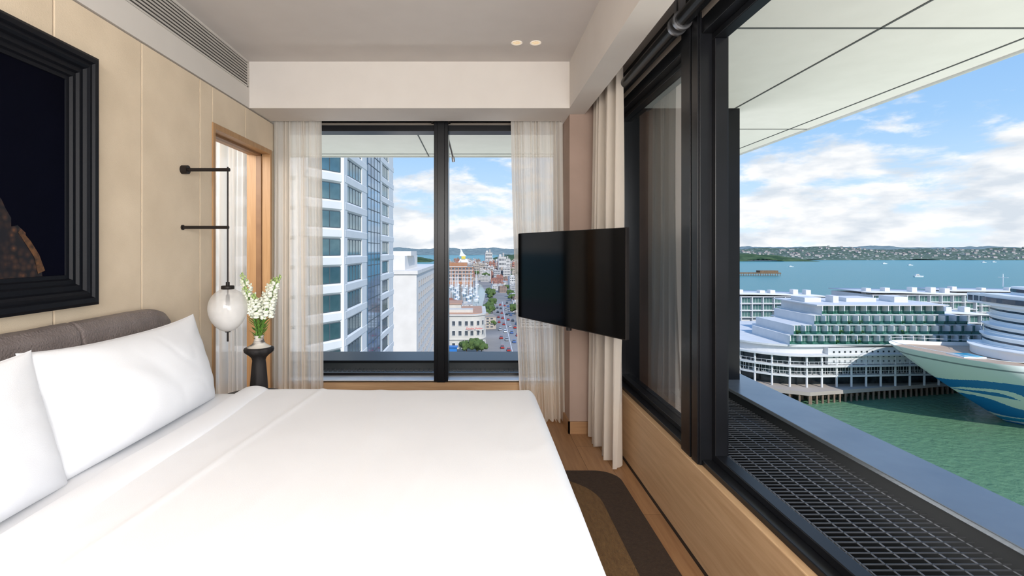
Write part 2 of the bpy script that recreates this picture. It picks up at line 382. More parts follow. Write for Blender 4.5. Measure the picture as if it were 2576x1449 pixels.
pts=[(1.35,1.275),(1.86,1.275),(1.855,1.31),(1.84,1.36),(1.82,1.395),(1.795,1.415),(1.79,1.44),(1.76,1.465),(1.735,1.46),(1.735,1.49),(1.715,1.52),(1.70,1.55),(1.66,1.60),(1.6,1.66),(1.5,1.7),(1.4,1.6)]
M().add([(XL+.0135,y,z) for y,z in pts],[tuple(range(len(pts)))]).obj('painted_figure',ornate(),art)
pts=[(1.87,1.30),(1.845,1.36),(1.81,1.41),(1.77,1.45),(1.76,1.44),(1.79,1.40),(1.825,1.35),(1.84,1.29)]
M().add([(XL+.0145,y,z) for y,z in pts],[tuple(range(len(pts)))]).obj('painted_ornament',mat('paint_gold',(.14,.06,.02),(.02,.01,.006),scale=60,rough=.5),art)

# ------------------------------------------------------------------ BED
bed=thing('bed',(-.65,1.6,0),'king size bed with taupe leather headboard','bed')
YB0,YB1=.70,2.52
M().box(-1.53,.22,YB0+.04,YB1-.06,.02,.34).obj('bed_base',mat('bed_base_fabric',(.1,.08,.07),rough=.9),bed,bevel=.02)
M().box(-1.52,.25,YB0+.02,YB1-.02,.34,.64).obj('mattress',white_lin,bed,bevel=.05,seg=5)
hb=M()
ya,yb=.55,2.58
def fnh(u,v):
    y=ya+(yb-ya)*u
    sd=min(abs(y-1.24),abs(y-1.94)); edge=1-math.exp(-(sd/.006)**2)
    endr=1.0; dd=(yb-y)/.22
    if dd<1: endr=math.sqrt(max(0,1-(1-dd)**2))
    th=.10*(.94+.06*edge)*max(.15,endr**.5)
    H=1.095-(.004*(1-edge))-.10*(1-endr)+.003*noise.noise(Vector((y*7,v*5,1)))
    path=[(-1.638,.25),(-1.638+th,.25),(-1.638+th*1.06,.7),(-1.638+th*1.05,H-.10),(-1.638+th*.95,H-.035),(-1.638+th*.68,H-.006),(-1.638+th*.4,H),(-1.638+th*.12,H-.012),(-1.638,H-.05)]
    t=v*(len(path)-1); i=min(int(t),len(path)-2); f=t-i
    return (path[i][0]*(1-f)+path[i+1][0]*f, y, path[i][1]*(1-f)+path[i+1][1]*f)
hb.grid(fnh,400,32)
hb.obj('headboard',leather,bed)

TOP=.66
def drape(a,hi,r):
    if a<=hi-r: return a,0
    t=(a-(hi-r))
    if t<r*pi/2:
        th=t/r; return hi-r+r*math.sin(th), r*(1-math.cos(th))
    return hi, r+(t-r*pi/2)
def duvet_fn(X0,X1,Y0,Y1,drop,r,top,wr):
    def fn(u,v):
        L=X1-X0+drop; a=X0+L*u
        x,dx=drape(a,X1,r)
        half=(Y1-Y0)/2; W=half+drop; bb=(v*2-1)*W
        y,dy=drape(abs(bb),half,r); y=math.copysign(y,bb)+(Y0+Y1)/2
        dz=max(dx,dy)
        nz=noise.noise(Vector((x*2.3,y*1.7,.3)))*wr*1.0+noise.noise(Vector((x*7+y*3,y*4,1.3)))*wr*.25
        rd=noise.noise(Vector((x*3.2-y*1.4,y*1.1+x*.8,4.2))); nz+=wr*.16*max(0,1-abs(rd)*9)
        nz+= .002*math.exp(-((x+.35+.15*(y-1.6))/.03)**2)+.005*math.exp(-((x+.86-.10*(y-1.6))/.013)**2)
        out=0
        if dz>r: out=.012*math.sin((x if dy>dx else y)*14)*min(1,(dz-r)/.3)
        if dx>=dy: x+=out
        else: y+=math.copysign(out,bb)
        cx=max(0,x-(X1-.10)); cy=max(0,abs(y-(Y0+Y1)/2)-(half-.10))
        rr=math.hypot(cx,cy)
        if cx>0 and cy>0 and rr>.10:
            k_=.10/rr; x=(X1-.10)+cx*k_; y=(Y0+Y1)/2+math.copysign((half-.10)+cy*k_,y-(Y0+Y1)/2)
        return (x,y,top-dz+nz*(1 if dz<r else 0.3))
    return fn
du=M().grid(duvet_fn(-1.06,.295,YB0-.01,YB1+.01,.45,.055,TOP+.020,.006),180,200).obj('duvet',white_lin,None,'smooth white duvet spread over the bed','bedding')
def fold(u,v):
    x=-1.175+.14*u; half=(YB1-YB0)/2+.015; W=half+.35; bb=(v*2-1)*W
    y,dy=drape(abs(bb),half,.06); y=math.copysign(y,bb)+(YB0+YB1)/2
    e=max(0,math.sin(pi*min(1,max(0,u))))**.3
    wav=.004*math.sin(y*7)+noise.noise(Vector((x*6,y*4,2)))*.004
    return (x+wav, y, TOP-.004+.044*e-dy)
M().grid(fold,18,150).obj('turned_down_sheet',white_lin,du)
M().box(-1.53,-1.03,YB0-.005,YB1+.005,.36,TOP).obj('fitted_sheet',white_lin,bed,bevel=.05,seg=5)

def pillow(yc,xb,zb,lean,w,h,T,seed,label,mt=white_lin,rz=0):
    e=Vector((xb,yc,zb))
    R=Matrix.Rotation(rz,3,'Z')@Matrix.Rotation(-lean,3,'Y')
    m=M()
    for side in (1,-1):
        def fn(u,v,side=side):
            a=u*2-1; b=v*2-1
            a=math.sin(a*pi/2)*.6+a*.4; b=math.sin(b*pi/2)*.6+b*.4
            yy=a*w/2*(1-.055*(1-b*b)); zz=b*h/2*(1-(.13 if b>0 else .03)*(1-abs(a)**2.5))
            t=(max(0,1-abs(a)**2.4)*max(0,1-abs(b)**2.0)); t=t**.5
            wr=noise.noise(Vector((a*1.7+seed,b*1.6,side*3)))*.014
            rd=noise.noise(Vector((a*2.4+seed*2+b*.8,b*1.3-a*.5,side))); wr-=.0025*max(0,1-abs(rd)*6)
            crs=abs(a)*abs(b)
            wr+=.010*math.sin(13*(abs(a)-abs(b))+seed)*crs*crs
            wr+=.005*math.sin(b*15+seed+a*2)*max(0,abs(a)-.45)**1.2
            xx=side*((T*(1.0-.22*b))*t+wr*t)
            p=R@Vector((xx,yy,zz+h/2-.012*(1-b)*.5*t*(1 if side>0 else 0)))
            return e+p
        m.grid(fn,70,46)
    return m.obj('pillow',mt,None,label,'pillow',group='pillows stacked on the bed',weld=.0005,sub=1)
cream=mat('pillow_cream_linen',(.66,.57,.50),(.60,.51,.44),rough=.9)  # cream is the back pillows' own colour
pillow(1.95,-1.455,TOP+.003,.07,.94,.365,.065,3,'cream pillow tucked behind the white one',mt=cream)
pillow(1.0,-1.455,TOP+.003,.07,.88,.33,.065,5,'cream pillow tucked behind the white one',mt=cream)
pillow(1.965,-1.285,TOP-.006,.25,.94,.425,.118,1,'plump white pillow leaning near the nightstand')
pillow(1.045,-1.262,TOP-.006,.27,.98,.43,.118,8,'plump white pillow leaning beside another pillow')

# ------------------------------------------------------------------ NIGHTSTAND + VASE + FLOWERS
NX,NY,NZ=-1.29,2.85,.54
e=thing('nightstand',(NX,NY,0),'round dark pedestal side table beside bed','table')
tm=mat('table_dark',(.02,.018,.018),(.035,.03,.03),scale=20,rough=.55,spec=.3)
M().lathe([(0,NZ-.025),(.17,NZ-.025),(.18,NZ-.02),(.18,NZ-.004),(.176,NZ),(0,NZ)],(NX,NY,0),48).obj('table_top',tm,e)
M().lathe([(0,0),(.13,0),(.13,.02),(.03,.05),(.022,.3),(.035,NZ-.03),(.05,NZ-.025)],(NX,NY,0),32).obj('pedestal',tm,e)
VX,VY=-1.255,2.86
vb=mat('vase_black',(.012,.011,.011),(.04,.036,.036),scale=30,rough=.6,bump=.4,bscale=40,stretch=(1,1,.15),spec=.2)
vw=mat('vase_white',(.72,.67,.61),(.10,.09,.088),scale=9,rough=.5,contrast=(.5,.64),stretch=(1,1,3))
e=thing('vase',(VX,VY,NZ),'tall black sculptural vase with marbled white neck','vase')
M().lathe([(0,0),(.048,0),(.050,.01),(.048,.06),(.044,.12),(.039,.18),(.036,.205),(.040,.22),(.054,.235),(.067,.245),(.079,.255),(.082,.268),(.079,.276),(.066,.282)],(VX,VY,NZ),40).obj('vase_body',vb,e)
M().lathe([(.066,.282),(.050,.290),(.036,.300),(.028,.315),(.024,.335),(.026,.348),(.022,.348),(.018,.33),(.018,.28)],(VX,VY,NZ),40).obj('vase_neck',vw,e)
green=mat('stem_green',(.10,.25,.035),(.18,.34,.06),scale=30,rough=.5)
petal=mat('petal_white',(.93,.94,.86),(.84,.88,.70),scale=25,rough=.6,sheen=.2)
bud=mat('bud_green',(.36,.5,.15),(.5,.62,.28),scale=30,rough=.6)
tips=[(-1.375,2.90,1.245),(-1.125,2.84,1.235),(-1.195,2.93,1.215),(-1.26,2.80,1.13),(-1.325,2.83,1.17),(-1.16,2.88,1.14)]
for i,t in enumerate(tips):
    base=Vector((VX+random.uniform(-.008,.008),VY+random.uniform(-.008,.008),NZ+.30)); t=Vector(t)
    c=Vector((base.x+(t.x-base.x)*.35,base.y+(t.y-base.y)*.35,base.z+(t.z-base.z)*.6))
    bez=lambda q:(base*(1-q)**2+c*2*q*(1-q)+t*q*q)
    e=thing('snapdragon',base,'white snapdragon stem standing in the vase','flower',group='snapdragons in the vase')
    M().tube([bez(q/12) for q in range(13)],[.0038-.0015*q/12 for q in range(13)],6).obj('stem',green,e)
    mp=M(); mb=M(); ml=M(); N=28; random.seed(i+20)
    st0=.46
    for q in range(N):
        f=q/N; p=bez(st0+(1-st0)*f); ang=q*2.4+random.uniform(-.3,.3); size=.022*(1-.62*f)+.001
        dr=Vector((math.cos(ang),math.sin(ang),.25)); rad=(.025*(1-.66*f))
        pc=p+dr*rad
        if f<.74:
            mp.blob(pc,(size*.6,size*.6,size*.8),1,rot=Matrix.Rotation(ang,3,'Z'),jit=.3)
            mp.blob(pc+dr*size*.7+Vector((0,0,size*.5)),(size*.28,size*.9,size*.5),1,rot=Matrix.Rotation(ang,3,'Z'),jit=.5)
            mp.blob(pc+dr*size*.7-Vector((0,0,size*.45)),(size*.3,size*.8,size*.36),1,rot=Matrix.Rotation(ang,3,'Z'),jit=.5)
            ml.add([p,p+dr*.012+Vector((0,.003,0)),p+dr*.02,p+dr*.012-Vector((0,.003,0))],[(0,1,2,3)])
        else: mb.blob(pc,(size*.55,size*.55,size*.9),1)
    for q in range(20):
        f=.03+q*.025; p=bez(f); ang=q*2.1+i; L=random.uniform(.04,.07)
        dr=Vector((math.cos(ang),math.sin(ang),.9)).normalized(); sd=dr.cross(Vector((0,0,1))).normalized()*.008
        ml.add([p,p+dr*L*.5+sd,p+dr*L,p+dr*L*.5-sd],[(0,1,2,3)])
    mp.obj('blossom',petal,e); mb.obj('bud',bud,e); ml.obj('leaves',green,e)

# ------------------------------------------------------------------ WALL LAMP
LX,LY=-1.386,2.763
e=thing('wall_lamp',(XL,LY,1.5),'black swing-arm wall lamp with hanging glass globe','lamp')
M().cyl((XL,LY,1.825),(XL+.035,LY,1.825),.024,n=24).cyl((XL+.03,LY,1.825),(LX+.01,LY,1.825),.010,n=16).obj('upper_arm',black_matte,e)
M().cyl((XL,LY,1.504),(LX+.005,LY,1.504),.009,n=16).cyl((XL,LY,1.504),(XL+.008,LY,1.504),.014,n=16).obj('lower_arm',black_matte,e)
M().cyl((LX,LY,1.84),(LX,LY,1.18),.0042,n=12).obj('rod',black_matte,e)
M().cyl((LX,LY,1.178),(LX,LY,1.20),.010).lathe([(0,1.180),(.032,1.180),(.034,1.177),(.034,1.162),(.030,1.160),(0,1.160)],(LX,LY,0),32).obj('lamp_cap',black_matte,e)
def globe():
    m_=bpy.data.materials.new('lamp_globe_glass'); m_.use_nodes=True; nt=m_.node_tree; nt.nodes.clear()
    o=nt.nodes.new('ShaderNodeOutputMaterial'); tr=nt.nodes.new('ShaderNodeBsdfTransparent'); tr.inputs[0].default_value=(.99,.985,.98,1)
    tl=nt.nodes.new('ShaderNodeBsdfTranslucent'); tl.inputs[0].default_value=(.99,.98,.97,1); df=nt.nodes.new('ShaderNodeBsdfDiffuse'); df.inputs[0].default_value=(.99,.98,.97,1)
    gl=nt.nodes.new('ShaderNodeBsdfGlossy'); gl.inputs['Roughness'].default_value=.05
    a=nt.nodes.new('ShaderNodeMixShader'); a.inputs[0].default_value=.7
    nt.links.new(tl.outputs[0],a.inputs[1]); nt.links.new(df.outputs[0],a.inputs[2])
    tc=nt.nodes.new('ShaderNodeTexCoord'); sp=nt.nodes.new('ShaderNodeSeparateXYZ'); nt.links.new(tc.outputs['Generated'],sp.inputs[0])
    n=nt.nodes.new('ShaderNodeTexNoise'); n.inputs['Scale'].default_value=3; nt.links.new(tc.outputs['Generated'],n.inputs['Vector'])
    ad=nt.nodes.new('ShaderNodeMath'); ad.operation='MULTIPLY_ADD'; ad.inputs[1].default_value=.35; nt.links.new(n.outputs['Fac'],ad.inputs[0]); nt.links.new(sp.outputs[2],ad.inputs[2])
    mr=nt.nodes.new('ShaderNodeMapRange'); mr.inputs[1].default_value=.5; mr.inputs[2].default_value=1.15; mr.inputs[3].default_value=.10; mr.inputs[4].default_value=.7
    nt.links.new(ad.outputs[0],mr.inputs[0]); b=nt.nodes.new('ShaderNodeMixShader'); nt.links.new(mr.outputs[0],b.inputs[0]); nt.links.new(a.outputs[0],b.inputs[1]); nt.links.new(tr.outputs[0],b.inputs[2])
    c=nt.nodes.new('ShaderNodeMixShader'); c.inputs[0].default_value=.04; nt.links.new(b.outputs[0],c.inputs[1]); nt.links.new(gl.outputs[0],c.inputs[2])
    nt.links.new(c.outputs[0],o.inputs[0]); return m_
gp=[]
for i in range(33):
    th=pi*i/32; z=-math.cos(th); r=math.sin(th)
    rr=.100*r*(1+.10*z); gp.append((max(rr,.0005),1.045+.120*z))
gp=[p for p in gp if p[1]<1.164]
M().lathe(gp,(LX,LY,0),48).obj('glass_globe',globe(),e)
M().cyl((LX,LY,1.165),(LX,LY,1.03),.0035).lathe([(0,1.13),(.009,1.13),(.011,1.10),(.009,1.06),(0,1.055)],(LX,LY,0),16).obj('lamp_stem',black_matte,e)
M().cyl((LX,LY,.928),(LX,LY,.87),.005).lathe([(0,.92),(.014,.922),(.014,.93),(0,.934)],(LX,LY,0),16).obj('finial',black_matte,e)

# ------------------------------------------------------------------ TV
tvc=Vector((.5605,3.205,1.1925)); th=math.atan2(-.887,.463)
tv=thing('television',tvc,'slim black flat screen television on swivel arm','television',rz=th)
M().box(-.548,.548,.0,.028,-.31,.31).obj('tv_body',black_matte,tv,local=True,bevel=.004)
M().box(-.544,.544,-.003,.0,-.303,.306).obj('screen',mat('tv_screen',(.001,.001,.0012),rough=.08,spec=.16),tv,local=True)
M().box(-.22,.22,.028,.058,-.22,.12).obj('rear_housing',black_matte,tv,local=True,bevel=.01)
R=Matrix.Rotation(-th,3,'Z')
def L(p): return R@(Vector(p)-tvc)
M().cyl((0,.05,0),L((.74,3.42,1.19)),.02).cyl(L((.74,3.42,1.19)),L((.78,3.735,1.19)),.02).box(-.1,.1,.05,.065,-.1,.1).obj('mounting_arm',black_matte,tv,local=True)
M().cyl((0,.04,-.335),(0,.04,-.30),.018).obj('sensor',black_matte,tv,local=True)

# ------------------------------------------------------------------ RUG
def rrect(x0,x1,y0,y1,r,n=10):
    p=[]
    for cx,cy,a in ((x1-r,y0+r,-pi/2),(x1-r,y1-r,0),(x0+r,y1-r,pi/2),(x0+r,y0+r,pi)):
        p+=[(cx+r*math.cos(a+pi/2*i/n),cy+r*math.sin(a+pi/2*i/n)) for i in range(n+1)]
    return p
e=thing('rug',(0,1.6,0),'dark brown wool rug with darker border','rug')
M().prism(rrect(-.9,.86,.1,3.08,.14),.0,.012).obj('rug_border',mat('rug_dark',(.034,.018,.009),(.05,.028,.015),scale=60,rough=1,bump=.8,bscale=180),e)
M().prism(rrect(-.78,.68,.25,2.98,.3),.0121,.015).obj('rug_field',mat('rug_brown',(.125,.064,.022),(.175,.095,.034),scale=60,rough=1,bump=.8,bscale=180,stretch=(1,.3,1)),e)

# ------------------------------------------------------------------ BALCONY / CANOPY
can=mat('canopy_white',(.85,.84,.79),(.81,.80,.75),rough=.6)
seam=mat('canopy_seam',(.10,.11,.11),rough=.8)
e=thing('canopy',(2.2,2,2.55),'white panelled roof canopy over the ledge','canopy')
M().prism([(1.15,-8),(3.19,-8),(3.19,6.19),(-7,6.19),(-7,4.3),(1.15,4.3)],2.55,2.72).obj('canopy_panel',can,e)  # unseen rear stretch lengthened to keep the sun out of the room
m=M()
for x in (2.13,3.02): m.box(x-.006,x+.006,-4,4.81 if x<3 else 6.05,2.546,2.5499)
m.box(2.13,3.19,-.012+4.81,4.81,2.546,2.5499)
m.box(-7,2.13,4.80,4.812,2.546,2.5499); m.box(-7,3.02,6.04,6.05,2.546,2.5499)
for y in (2.62,.45,-1.7): m.box(1.15,3.19,y-.006,y+.006,2.546,2.5499)
for x in (-5,-2.8,-.6,1.6): m.box(x-.006,x+.006,4.3,6.19,2.546,2.5499)
m.obj('panel_joint',seam,e)
M().box(3.185,3.205,-8,6.21,2.535,2.73).box(-7,3.19,6.185,6.205,2.535,2.73).obj('canopy_fascia',mat('fascia_metal',(.70,.72,.72),rough=.4,metal=.2),e)
M().box(1.14,2.17,4.10,4.28,.0,2.55).obj('facade_fin',black_frame,None,'black metal facade fin outside the corner','fin',bevel=.005)
cop=mat('coping_metal',(.20,.225,.26),(.255,.285,.32),scale=3,rough=.22,metal=.35)
e=thing('parapet',(2.1,2,-.6),'grey metal capped parapet around the ledge','parapet')
M().box(1.95,2.28,-4,5.24,.285,.31).obj('coping',cop,e,bevel=.004)
M().box(-7,1.95,4.81,5.24,.285,.31).obj('coping',black_frame,e,bevel=.004)
M().box(1.99,2.24,-4,5.2,-.6,.285).box(-7,1.99,4.85,5.2,-.6,.285).obj('parapet_wall',mat('parapet_dark',(.03,.033,.038),rough=.5),e)
steel=mat('galvanised_steel',(.13,.135,.15),(.18,.185,.20),rough=.4,metal=.6)
def grating(x0,x1,y0,y1,label):
    m=M(); z=.24
    if (y1-y0)>(x1-x0):
        x=x0
        while x<=x1: m.box(x-.0013,x+.0013,y0,y1,z-.005,z); x+=.085
        y=y0
        while y<=y1: m.box(x0,x1,y-.001,y+.001,z-.005,z); y+=.034
    else:
        x=x0
        while x<=x1: m.box(x-.0015,x+.0015,y0,y1,z-.010,z); x+=.045
        y=y0
        while y<=y1: m.box(x0,x1,y-.002,y+.002,z-.006,z); y+=.1
    m.obj('floor_grating',steel,None,label,'grating',group='steel gratings on the ledge')
grating(1.14,1.94,.0,4.08,'galvanised steel bar grating outside the harbour window')
grating(-1.9,1.94,4.32,4.80,'galvanised steel bar grating outside the city window')
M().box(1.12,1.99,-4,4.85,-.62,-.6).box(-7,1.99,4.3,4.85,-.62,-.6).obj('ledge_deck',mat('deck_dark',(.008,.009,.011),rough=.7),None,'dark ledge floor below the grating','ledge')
rb=mat('rail_beige',(.36,.32,.26),rough=.7)
M().box(1.42,1.54,-4,4.05,-.35,-.25).obj('support_rail',rb,None,'beige steel rail running below the grating','rail')
M().box(1.72,1.76,-4,4.05,-.35,-.25).obj('support_rail',rb,None,'beige steel rail running below the grating','rail')

# ------------------------------------------------------------------ EXTERIOR
WZ=-48.6; GZ=-46.0
def water_mat():
    m_=bpy.data.materials.new('harbour_water'); m_.use_nodes=True; nt=m_.node_tree; b=nt.nodes['Principled BSDF']
    tc=nt.nodes.new('ShaderNodeTexCoord'); sp=nt.nodes.new('ShaderNodeSeparateXYZ'); nt.links.new(tc.outputs['Object'],sp.inputs[0])
    n=nt.nodes.new('ShaderNodeTexNoise'); n.inputs['Scale'].default_value=.008; n.inputs['Detail'].default_value=6; nt.links.new(tc.outputs['Object'],n.inputs['Vector'])
    ad=nt.nodes.new('ShaderNodeMath'); ad.operation='MULTIPLY_ADD'; ad.inputs[1].default_value=200; nt.links.new(n.outputs['Fac'],ad.inputs[0]); nt.links.new(sp.outputs[1],ad.inputs[2])
    mr=nt.nodes.new('ShaderNodeMapRange'); mr.inputs[1].default_value=180; mr.inputs[2].default_value=2400
    nt.links.new(ad.outputs[0],mr.inputs[0]); r=nt.nodes.new('ShaderNodeValToRGB'); cr=r.color_ramp
    cr.elements[0].color=(.13,.25,.13,1); cr.elements[0].position=.0
    cr.elements[1].color=(.06,.30,.32,1); cr.elements[1].position=1
    e=cr.elements.new(.09); e.color=(.10,.24,.18,1); e=cr.elements.new(.25); e.color=(.05,.25,.26,1)
    nt.links.new(mr.outputs[0],r.inputs[0]); nt.links.new(r.outputs[0],b.inputs['Base Color'])
    b.inputs['Roughness'].default_value=.3; b.inputs['Specular IOR Level'].default_value=.2
    n2=nt.nodes.new('ShaderNodeTexNoise'); n2.inputs['Scale'].default_value=.55; n2.inputs['Detail'].default_value=6; nt.links.new(tc.outputs['Object'],n2.inputs['Vector'])
    bp=nt.nodes.new('ShaderNodeBump'); bp.inputs['Strength'].default_value=.9; bp.inputs['Distance'].default_value=.7; nt.links.new(n2.outputs['Fac'],bp.inputs['Height']); nt.links.new(bp.outputs[0],b.inputs['Normal'])
    return m_
wm=water_mat()
M().add([(-9000,-200,WZ),(16000,-200,WZ),(16000,14000,WZ),(-9000,14000,WZ)],[(0,1,2,3)]).obj('harbour_water',wm,None,'turquoise green harbour water with light ripples','water',kind='stuff',local=True)
asph=mat('city_paving',(.20,.20,.20),(.36,.33,.30),scale=.03,rough=.95,detail=8)
M().prism([(-400,20),(60,20),(60,300),(95,520),(150,900),(190,1500),(60,1750),(-300,1750),(-500,1200)],WZ-1,GZ).obj('city_ground',asph,None,'paved waterfront city ground','ground',kind='stuff')
M().prism([(-80,420),(4,410),(10,560),(6,690),(-80,690)],GZ,GZ+.15).obj('marina_basin',mat('basin_water',(.05,.13,.15),(.09,.2,.22),scale=.1,rough=.1),None,'blue green marina basin water','water',kind='stuff')

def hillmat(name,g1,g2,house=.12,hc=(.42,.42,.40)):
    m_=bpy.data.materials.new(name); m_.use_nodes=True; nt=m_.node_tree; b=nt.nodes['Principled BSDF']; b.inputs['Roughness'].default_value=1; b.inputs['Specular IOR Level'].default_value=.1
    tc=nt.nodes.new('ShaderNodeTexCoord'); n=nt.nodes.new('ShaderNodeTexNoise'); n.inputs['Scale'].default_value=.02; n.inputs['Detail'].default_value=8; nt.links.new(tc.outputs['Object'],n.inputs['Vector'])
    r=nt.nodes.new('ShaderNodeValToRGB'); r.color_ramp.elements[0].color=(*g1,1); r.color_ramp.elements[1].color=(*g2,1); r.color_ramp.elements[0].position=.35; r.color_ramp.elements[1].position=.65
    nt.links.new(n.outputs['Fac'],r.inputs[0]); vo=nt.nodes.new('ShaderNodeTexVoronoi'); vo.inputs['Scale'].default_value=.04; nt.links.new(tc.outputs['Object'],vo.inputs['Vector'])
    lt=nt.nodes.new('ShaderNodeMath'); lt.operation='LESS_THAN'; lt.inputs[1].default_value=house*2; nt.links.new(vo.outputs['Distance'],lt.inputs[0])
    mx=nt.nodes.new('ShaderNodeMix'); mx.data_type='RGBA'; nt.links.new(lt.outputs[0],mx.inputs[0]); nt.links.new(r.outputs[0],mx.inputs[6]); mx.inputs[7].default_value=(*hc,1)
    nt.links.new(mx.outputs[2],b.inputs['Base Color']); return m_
def hills(x0,x1,y0,y1,hh,nx,label,mt,seed,hum=.25):
    def H(x,y):
        v=max(0.0,(y-y0)/(y1-y0)); base=min(1.0,v*2.2)**.7
        h=hh*(.75+hum*noise.noise(Vector((x/400,y/400,seed)))*1.6+.12*noise.noise(Vector((x/90,y/90,seed))))*base
        ex=min(1,(x-x0)/250,(x1-x)/250); return max(-2,h*max(0.0,ex)**.6+ (2.5*noise.noise(Vector((x/14,y/40,seed))) if v>.02 else 0))
    def fn(u,v):
        x=x0+(x1-x0)*u; y=y0+(y1-y0)*v+ (40*noise.noise(Vector((x/200,0,seed))) if v<.05 else 0)
        return (x,y,WZ+H(x,y)-(1 if v==0 else 0))
    M().grid(fn,nx,26).obj('hillside',mt,None,label,'hill',kind='stuff',local=True)
    return H
hm1=hillmat('hill_suburb',(.075,.12,.09),(.15,.195,.15))  # suburb greens paled in colour to suggest haze
hm2=hillmat('hill_far_haze',(.16,.22,.23),(.24,.31,.31),.06)  # aerial haze painted into the pale bluish ridge colours
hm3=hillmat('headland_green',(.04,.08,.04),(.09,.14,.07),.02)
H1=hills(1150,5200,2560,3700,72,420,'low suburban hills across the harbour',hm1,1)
hills(2200,6500,3700,5200,92,200,'distant hill ridge tinted pale for haze across harbour',hm2,4)
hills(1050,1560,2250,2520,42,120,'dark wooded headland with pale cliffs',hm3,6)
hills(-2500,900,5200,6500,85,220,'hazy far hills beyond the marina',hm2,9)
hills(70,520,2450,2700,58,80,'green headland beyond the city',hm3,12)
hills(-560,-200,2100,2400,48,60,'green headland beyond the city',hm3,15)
hw=mat('house_white',(.56,.56,.54),(.46,.45,.43),scale=.5,rough=.8); hr=mat('house_roof',(.24,.18,.16),(.3,.29,.28),scale=.02,rough=.9)
m=M(); m.box(-6,6,-4,4,0,5); m.add([(-6.5,-4.5,5),(6.5,-4.5,5),(6.5,4.5,5),(-6.5,4.5,5),(-6,0,8),(6,0,8)],[(0,1,5,4),(2,3,4,5),(1,2,5),(3,0,4)],1)
house=m.mesh('house',[hw,hr]); random.seed(3)
for i in range(200):
    y=random.uniform(2590,3150); x=y*random.uniform(.53,1.12)
    inst(house,'house',(x,y,WZ+H1(x,y)-.3),random.uniform(-.6,.6),scale=random.uniform(.7,1.4),label='small pale suburban house on the hillside',cat='house',group='houses across the harbour')

tw=mat('tower_white',(.86,.86,.85),(.80,.805,.805),scale=.4,rough=.6)
twg=mat('tower_glass',(.07,.15,.19),(.22,.36,.40),scale=.25,rough=.08,metal=.75)
tblue=mat('tower_blue_glass',(.12,.25,.42),(.30,.50,.70),scale=.12,rough=.06,metal=.8)
mull=mat('window_mullion',(.10,.13,.15),rough=.5)
T=thing('office_tower',(-30,80,GZ),'white office tower with angular bays and glass strip','building')
P0=[(-48,60),(-21,60),(-17.7,65.5),(-17.7,103),(-48,103)]
def off(P,d):
    out=[]; n=len(P)
    for i in range(n):
        a=Vector(P[i-1]);b=Vector(P[i]);c=Vector(P[(i+1)%n]); e1=(b-a).normalized(); e2=(c-b).normalized()
        n1=Vector((e1.y,-e1.x)); n2=Vector((e2.y,-e2.x)); bi=(n1+n2); bi=bi/ (bi.dot(n1)) if bi.dot(n1) else n1
        out.append(tuple(b+bi*d))
    return out
body=M(); body.prism(off(P0,-.1),GZ,27)
KS=range(-9,6)
for kk in range(-14,7):
    zc=5.4+3.6*kk; zb=zc+1.05; zt=zc+2.55
    body.prism(off(P0,.12),zb,zb+.3,poly2=off(P0,.38)); body.prism(off(P0,.38),zb+.3,zt-.3); body.prism(off(P0,.38),zt-.3,zt,poly2=off(P0,.15))
for a,b in [(64.9,66.6),(75,78.3),(88.5,91),(98,103)]: body.box(-17.9,-17.36,a,b,GZ,27)
for x in (-24,-30,-36,-42): body.box(x-.8,x+.8,59.66,60.2,GZ,27)
body.prism([(-21.8,59.66),(-20.9,59.66),(-20.5,60.4),(-21.4,60.6)],GZ,27)
body.obj('tower_body',tw,T)
def winmesh(name,w,h,nx,ny,g,fm,dp=.08):
    m=M(); m.quad((-w/2,0,-h/2),(w/2,0,-h/2),(w/2,0,h/2),(-w/2,0,h/2),0); t=.05*min(1,h/1.5)
    for i in range(nx+1):
        x=-w/2+w*i/nx; m.box(x-t,x+t,-dp,0.01,-h/2,h/2,1)
    for j in range(ny+1):
        z=-h/2+h*j/ny; m.box(-w/2,w/2,-dp,0.01,z-t,z+t,1)
    return m.mesh(name,[g,fm])
WA=winmesh('window',8.4,2.1,5,1,twg,mull,.04); WB=winmesh('window',7,2.1,4,1,twg,mull,.04); WC=winmesh('window',5.4,2.1,3,1,twg,mull,.04); WD=winmesh('window',4.4,2.1,3,1,twg,mull,.04)
tl=Vector((-30,80,GZ))
for kk in KS:
    zc=5.4+3.6*kk
    for me,p,rz in ((WA,(-17.53,70.8,zc),pi/2),(WB,(-17.53,94.5,zc),pi/2),(WC,(-19.25,62.55,zc),math.atan2(.857,.515)),(WD,(-27,59.8,zc),0),(WD,(-33,59.8,zc),0)):
        inst(me,'window',Vector(p)-tl,rz,T)
m=M(); m.box(-17.9,-17.25,78.4,88.4,GZ,27,0)
for y in (78.4,80.9,83.4,85.9,88.4): m.box(-17.26,-17.2,y-.06,y+.06,GZ,27,1)
z=GZ
while z<27: m.box(-17.26,-17.2,78.4,88.4,z-.06,z+.06,1); z+=1.8
m.obj('glass_strip',[tblue,mull],T)
bw=mat('block_stone',(.80,.77,.73),(.73,.70,.66),scale=.4,rough=.8)
T=thing('office_block',(-18,140,GZ),'pale stone office block with punched windows','building')
m=M(); m.box(-34,-14.6,120,178,GZ,-4.2); m.box(-34.2,-14.3,119.7,178.3,-4.4,-3.5); m.box(-30,-18,124,150,-3.5,0); m.box(-24,-17,128,140,0,1.2)
m.obj('block_body',bw,T)
wm_=winmesh('window',1.9,1.5,1,1,mat('block_glass',(.10,.13,.16),(.25,.27,.28),scale=.5,rough=.2),mat('block_frame',(.55,.52,.5),rough=.6),.1)
